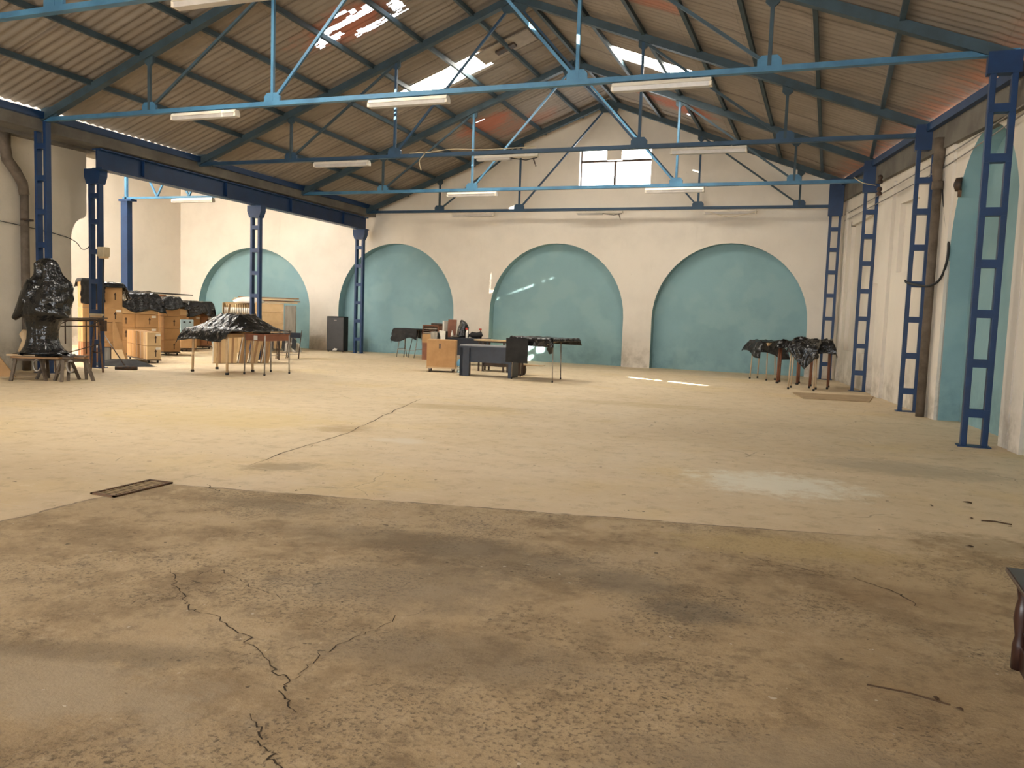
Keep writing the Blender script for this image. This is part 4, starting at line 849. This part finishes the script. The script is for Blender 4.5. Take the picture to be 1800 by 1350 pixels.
# ---------------------------------------------------------------- black cabinet, cloth table
t = empty('steel_cabinet', (-16.48, 25.4, 0), .12, 'black upright cabinet standing against the end wall between two arches', 'cabinet')
MB().box(-.33,-.18,.04,.33,.18,1.27).build('body', M['cloth_black'], t, bevel=.008); MB().box(-.31,-.19,.08,.31,-.18,1.23).build('door', simple('black_steel', (.035,.033,.032), rough=.45, spec=.5), t)
for x in (-.28, .28): MB().box(x-.02,-.15,0,x+.02,-.11,.04).build('foot', M['iron'], t)
MB().box(-.05,-.2,1.12,.05,-.19,1.14).build('handle', M['steel'], t); MB().prism([(-.1,0,.06),(.06,0,.06),(.1,0,.12),(-.02,0,.14)], (0,-.196,0), (0,.004,0)).build('torn_sticker', M['sticker'], t)
def trestle_table():
    t = empty('trestle_table', (-13.15, 24.7, 0), -.2, 'small trestle table under a black cloth in front of the second arch', 'table')
    MB().box(-.48,-.3,.92,.48,.3,.95).build('tabletop', M['wood_grey'], t)
    for x in (-.38, .38):
        for s in (-1, 1): MB().tube([(x,s*.05,.92),(x,s*.27,0)], .014, 8).build('leg', M['steel'], t, True)
        MB().tube([(x,-.2,.28),(x,.2,.28)], .010, 6).build('cross_bar', M['steel'], t)
    for x in (-.16,.18): MB().tube([(x,-.05,.92),(x+(.08 if x<0 else -.08),-.24,0)], .012, 8).build('brace', M['iron'], t, True)
    MB().tube([(-.38,-.24,.25),(.38,-.24,.25)], .01, 6).build('stretcher', M['steel'], t)
trestle_table()
drape('black_cloth', -13.15, 24.7, .98, .62, .95, (.30,.02,.40,.3), -.2, M['cloth_black'], 'black cloth hanging over the small trestle table by the second arch', 51, wr=.005, cat='cloth', flare=.06, une=.6)
# red-brown cabinet with open shelves
t = empty('shelf_cabinet', (-11.95, 24.0, 0), -.1, 'red-brown cabinet with dark shelves behind the orange crate', 'cabinet')
MB().box(-.30,-.2,0,.30,.2,.56).build('lower_body', M['redbrown'], t); MB().box(-.30,-.2,.56,.30,.2,.84).build('middle_box', M['card'], t)
w = MB(); w.box(-.30,-.2,.84,-.27,.2,1.13); w.box(.27,-.2,.84,.30,.2,1.13); w.box(-.30,-.2,1.10,.30,.2,1.13); w.box(-.30,.17,.84,.30,.2,1.13); w.build('upper_frame', M['redbrown'], t)
for k, z in enumerate((.86,.93,1.0,1.06)): MB().box(-.26,-.21+.01*k,z,.2+.02*k,.15,z+.035).build('tray', M['iron'] if k % 2 else M['steel'], t)
tag(MB().box(-.2,-.12,0,.2,.12,.06).build('flat_case', M['iron'], loc=(-11.8,24.0,1.132), rz=.2, bevel=.01), 'flat dark case lying on top of the red-brown cabinet', 'case')
# orange crate on castors
t = empty('castor_crate', (-9.40, 19.35, 0), math.atan2(.39,.61)-.2, 'orange-brown plywood crate on castors in the middle of the hall', 'crate')
MB().box(-.375,0,.10,.375,.6,.845).build('body', simple('plywood', (.55,.31,.13), (.47,.255,.10), .6), t, bevel=.012); MB().box(-.385,-.012,.10,.385,.61,.14).build('base_rail', M['wood_pale'], t)
MB().box(-.06,-.012,.62,-.02,0,.75).build('handle_slot', M['wood_dark'], t)
for x in (-.30,.30):
    for y in (.07,.53):
        c = MB().tube([(x-.02,y,.04),(x+.02,y,.04)], .04, 12).build('castor', M['iron'], t); MB().box(x-.03,y-.03,.07,x+.03,y+.03,.10).build('fork', M['steel'], c)
# desk behind with clutter
DR = .06
t = empty('cluttered_desk', (-10.2, 22.6, 0), DR, 'dark navy desk loaded with bottles, boards and tools, behind the crate', 'desk')
MB().box(-.72,-.28,.78,.72,.32,.82).build('desk_top', M['navy'], t); MB().box(-.70,-.2,.30,.70,-.18,.78).build('front_panel', M['navy'], t)
for x in (-.70,.67): MB().box(x,-.26,0,x+.03,.3,.78).build('side_panel', M['navy'], t)
b = MB().box(0,0,0,.05,.35,.48).build('white_slab', M['sticker'], loc=(-10.86,22.4,.822)); tag(b, 'pale upright slab at the left of the cluttered desk', 'board')
b = MB().box(0,0,0,.26,.04,.53).build('brown_board', M['redbrown'], loc=(-10.77,22.55,.822), rz=.1); b.rotation_euler = (-.12,0,.1); tag(b, 'upright brown board on the cluttered desk', 'board')
w = MB(); n = 28; vs = []
prof = [(.19,.15,0,0),(.18,.15,.08,0),(.16,.13,.2,.0),(.17,.13,.3,.02),(.14,.11,.38,.03),(.09,.08,.46,.0),(.04,.04,.51,-.03),(.004,.004,.53,-.04)]
for a, b_, z, ox in prof:
    for k in range(n):
        th = 2*math.pi*k/n; f = 1+.3*mnoise.noise(Vector((math.cos(th)*2, math.sin(th)*2, z*4))); vs.append((ox+a*f*math.cos(th), b_*f*math.sin(th), z))
w.add(vs, [(j*n+k, j*n+(k+1)%n, (j+1)*n+(k+1)%n, (j+1)*n+k) for j in range(len(prof)-1) for k in range(n)]+[tuple(reversed(range(n)))])
tag(w.build('wrapped_bust', M['plastic'], smooth=True, loc=(-10.26,22.55,.825)), 'small figure wrapped in black plastic on the cluttered desk', 'sculpture')
def bottle(loc, h, label, cap='red', mat='whiteplastic', spray=True):
    t = empty('spray_bottle' if spray else 'bottle', loc, 0, label, 'bottle')
    MB().lathe((0,0,0), [(.035,0),(.04,.02),(.04,h*.5),(.03,h*.65),(.014,h*.75),(.013,h*.82)], 12).build('body', M[mat], t, True)
    if spray: MB().box(-.05,-.015,h*.82,.03,.015,h).build('trigger_head', M[cap], t, bevel=.005)
    else: MB().lathe((0,0,0), [(.014,h*.82),(.014,h)], 10).build('cap', M[cap], t, True)
bottle((-10.53,22.38,.82), .20, 'white bottle without trigger, left on the cluttered desk', 'whiteplastic', spray=False); bottle((-10.06,22.42,.82), .30, 'white spray bottle with a red trigger in the middle of the cluttered desk'); bottle((-9.76,22.74,.82), .29, 'dark spray bottle with a red trigger at the right of the cluttered desk', mat='iron')
w = MB(); w.tube([(-.2,0,.08),(-.1,0,.11),(.05,0,.10),(.18,.02,.12),(.22,.02,.08)], [.03,.09,.085,.09,.03], 12); tag(w.build('black_bag', M['cloth_black'], smooth=True, loc=(-9.83,22.5,.81)), 'small black bag at the right end of the cluttered desk', 'bag')
w = MB(); w.lathe((0,0,0), [(.10,0),(.14,.03),(.15,.05)], 16); tag(w.build('metal_dish', M['steel'], smooth=True, loc=(-10.42,22.42,.822)), 'grey metal dish in front of the wrapped figure on the desk', 'dish')
t = empty('paper_stand', (-10.42, 21.55, 0), .1, 'small side table draped with white printed paper behind the orange crate', 'table')
MB().box(-.32,-.15,.72,.14,.15,.75).build('tabletop', M['iron'], t)
for x in (-.29,.11):
    for y in (-.12,.12): MB().box(x-.015,y-.015,0,x+.015,y+.015,.72).build('leg', M['iron'], t)
w = MB(); w.add([(-.10,.1,1.0),(.10,.1,1.0),(-.08,-.14,1.02),(.12,-.14,1.0),(-.02,-.17,.82),(.13,-.17,.80),(-.03,-.18,.62),(.13,-.18,.62)], [(0,1,3,2),(2,3,5,4),(4,5,7,6)]); o = w.build('printed_paper', M['sticker'], loc=(-10.42,21.55,.02), rz=.1); o.modifiers.new('t','SOLIDIFY').thickness = .004; tag(o, 'white printed paper hanging down beside the wire basket', 'paper')
tag(MB().box(-.13,-.12,0,.1,.12,.24).build('wire_basket', M['film'], loc=(-10.65,21.55,.752), bevel=.03), 'grey wire basket on the side table behind the orange crate', 'basket')
tag(MB().box(-.06,-.1,0,.08,.1,.27).build('small_box', M['cloth_black'], loc=(-10.42,21.6,.752), bevel=.01), 'small black box under the white paper behind the crate', 'box')
# water bottle
t = empty('water_bottle', (-8.98, 19.62, 0), 0, 'clear water bottle with a blue top on the floor between crate and desk', 'bottle')
MB().lathe((0,0,0), [(.07,0),(.075,.02),(.07,.1),(.075,.18)], 14).build('body', M['clear'], t, True); MB().lathe((0,0,0), [(.075,.18),(.09,.2),(.09,.28),(.05,.33),(.03,.36)], 14).build('blue_top', M['jug'], t, True)
# front desk
t = empty('office_desk', (-7.93, 19.12, 0), .06, 'navy office desk with a grey top, in front of everything in the middle', 'desk')
MB().box(-.70,-.30,.745,.66,.33,.78).build('desk_top', M['grey_top'], t, bevel=.004); MB().box(-.69,-.30,.70,.66,-.28,.75).build('edge_rail', M['navy'], t)
MB().box(-.66,-.22,.35,.62,-.20,.74).build('modesty_panel', M['navy'], t)
MB().box(-.70,-.28,0,-.62,.30,.745).build('side_panel', M['navy'], t); MB().box(.58,-.28,0,.66,.30,.745).build('side_panel', M['navy'], t); MB().box(-.70,-.28,.0,-.45,-.22,.745).build('front_return', M['navy'], t)
# middle table
t = empty('sorting_table', (-8.48, 20.85, 0), .0, 'dark-legged table with a pale top behind the navy desk', 'table')
MB().box(-.52,-.32,.83,.55,.32,.86).build('tabletop', M['wood_pale'], t); MB().box(-.45,-.25,.79,.48,.25,.83).build('apron', M['iron'], t)
for x in (-.40,-.28,.32,.44):
    for y in (-.22,.22): MB().box(x-.02,y-.02,0,x+.02,y+.02,.79).build('leg', M['wood_dark'], t)
MB().box(-.28,-.2,.14,.32,.2,.36).build('lower_shelf', M['wood_dark'], t)
# tall table with black plastic
table('tall_table', [(-7.20,18.78),(-6.03,18.42),(-6.17,19.5),(-7.32,19.72)], 1.0, 'tall thin-legged metal table under black plastic at the right of the navy desk', .014, M['steel'], M['wood_pale'], .03)
drape('plastic_sheet', -6.49, 19.12, 1.28, 1.12, 1.01, (.05,.06,.19,.15), -.29, M['plastic'], 'black plastic sheet with a bunched corner over the tall metal table', 61, wr=.03, flare=.1, une=.08)
b = MB().box(0,0,0,.66,.015,.58).build('black_board', M['cloth_black'], loc=(-7.31,18.62,.42), rz=-.29); tag(b, 'stiff black panel hanging down in front of the tall metal table', 'panel')
sh = [o for o in bpy.data.objects if o.get('label', '').startswith('black plastic sheet with a bunched')][0]
w = MB(); w.tube([(.63,-.64,.68),(.61,-.65,.79),(.65,-.64,.91),(.60,-.58,1.02)], [.03,.07,.05,.06], 10); w.build('bunched_corner', M['plastic'], sh, True)
t = empty('storage_drum', (-7.53, 20.25, 0), 0, 'low dark brown drum on the floor behind the tall table', 'drum')
MB().lathe((0,0,0), [(.13,0),(.16,.06),(.17,.14),(.15,.24)], 18).build('body', M['wood_dark'], t, True); MB().lathe((0,0,0), [(.15,.24),(.13,.25)], 18).build('lid', M['redbrown'], t, True)
tag(MB().box(-.1,-.1,0,.62,.12,.025).build('loose_board', M['wood_pale'], loc=(-7.5,20.22,.252), rz=.1), 'pale board lying on the brown drum under the tall table', 'board')
tag(MB().box(-.1,-.04,0,.1,.04,.4).build('brown_upright', M['wood_dark'], loc=(-7.45,19.98,0), rz=.4), 'short dark upright block beside the right leg of the navy desk', 'block')
# ---------------------------------------------------------------- right tables
gt = 'covered tables by the right wall'
M['leg_pale'] = simple('pale_painted_leg', (.55,.42,.28), (.46,.34,.22), .5)
table('side_table', [(-2.02,23.95),(-1.55,23.55),(-1.35,24.0),(-1.85,24.42)], 1.03, 'pale-legged table at the left end of the covered group', .018, M['leg_pale'], M['wood_pale'], .04, .10, gt)
table('side_table', [(-1.22,22.75),(-.72,22.70),(-.70,23.25),(-1.20,23.30)], 1.02, 'dark brown table in the middle of the covered group', .028, M['redbrown'], M['wood'], .06, .0, gt)
table('side_table', [(-.86,20.95),(-.28,20.85),(-.24,21.40),(-.82,21.50)], 1.04, 'pale-legged table nearest the viewer in the covered group', .018, M['leg_pale'], M['wood_pale'], .04, .04, gt)
table('side_table', [(-.40,21.72),(.02,21.68),(.05,22.4),(-.38,22.44)], 1.06, 'dark table closest to the wall column in the covered group', .02, M['redbrown'], M['wood'], .05, .0, gt)
drape('plastic_sheet', -1.68, 23.95, .62, .55, 1.05, (.30,.18,.34,.15), .75, M['plastic'], 'shiny plastic over the table at the left end of the covered group', 71, wr=.06, flare=.35, une=.9, cat='plastic sheet')
drape('plastic_sheet', -.98, 22.98, .56, .62, 1.05, (.22,.10,.13,.1), .05, M['plastic'], 'shiny plastic over the brown table in the middle of the group', 73, wr=.10, flare=.4, une=.9)
drape('plastic_sheet', -.55, 21.17, .62, .60, 1.06, (.28,.10,.34,.12), -.12, M['plastic'], 'plastic hanging in a point over the table nearest the viewer', 79, wr=.06, flare=.08, une=.2, hem=lambda u, v: .5+1.2*max(0, 1-abs(u-.08)/.36), hf=lambda u, v: .12*max(0, v+.1)*3)
drape('plastic_sheet', -.16, 22.05, .50, .78, 1.14, (.10,.22,.3,.2), .0, M['plastic'], 'dull black plastic over the table closest to the wall column', 83, wr=.08, flare=.2, une=.9)
t = MB().prism([(-.71,19.88,0),(-.45,18.55,0),(.85,18.70,0),(1.0,20.15,0)], (0,0,.001), (0,0,.022)).build('floor_hatch', simple('worn_plywood', (.40,.29,.17), (.33,.235,.14), .7)); tag(t, 'thin plywood board lying flat on the floor in front of the covered tables', 'board')
# ---------------------------------------------------------------- carved cabinet at the right edge
t = empty('carved_cabinet', (.90, 4.45, 0), 0, 'dark polished wooden cabinet cut off by the right edge', 'cabinet')
MB().box(.03,-1.3,.0,.8,0,.12).build('plinth', M['mahogany'], t, bevel=.01)
MB().box(.05,-1.25,.12,.78,-.02,.44).build('body', M['mahogany'], t, bevel=.006)
for y in (-.32,-.95): 
    w = MB(); w.box(.035,y-.27,.17,.052,y+.27,.19); w.box(.035,y-.27,.39,.052,y+.27,.41); w.box(.035,y-.27,.17,.052,y-.25,.41); w.box(.035,y+.25,.17,.052,y+.27,.41); w.build('door_moulding', M['mahogany'], t, bevel=.004)
w = MB(); w.lathe((.03,-.03,0), [(.03,0),(.03,.12),(.022,.16),(.034,.24),(.03,.30),(.022,.34),(.032,.40),(.03,.44)], 12); w.build('turned_pilaster', M['mahogany'], t, True)
MB().box(-.04,-1.36,.44,.82,.05,.465).build('ledge', M['mahogany'], t, bevel=.008); MB().box(.0,-1.32,.41,.8,.02,.44).build('ledge_moulding', M['mahogany'], t, bevel=.008)
MB().box(.045,-1.2,.465,.76,-.03,.54).build('upper_plinth', M['mahogany'], t, bevel=.01); MB().box(.07,-1.15,.54,.74,-.05,1.9).build('upper_case', M['mahogany'], t, bevel=.01)
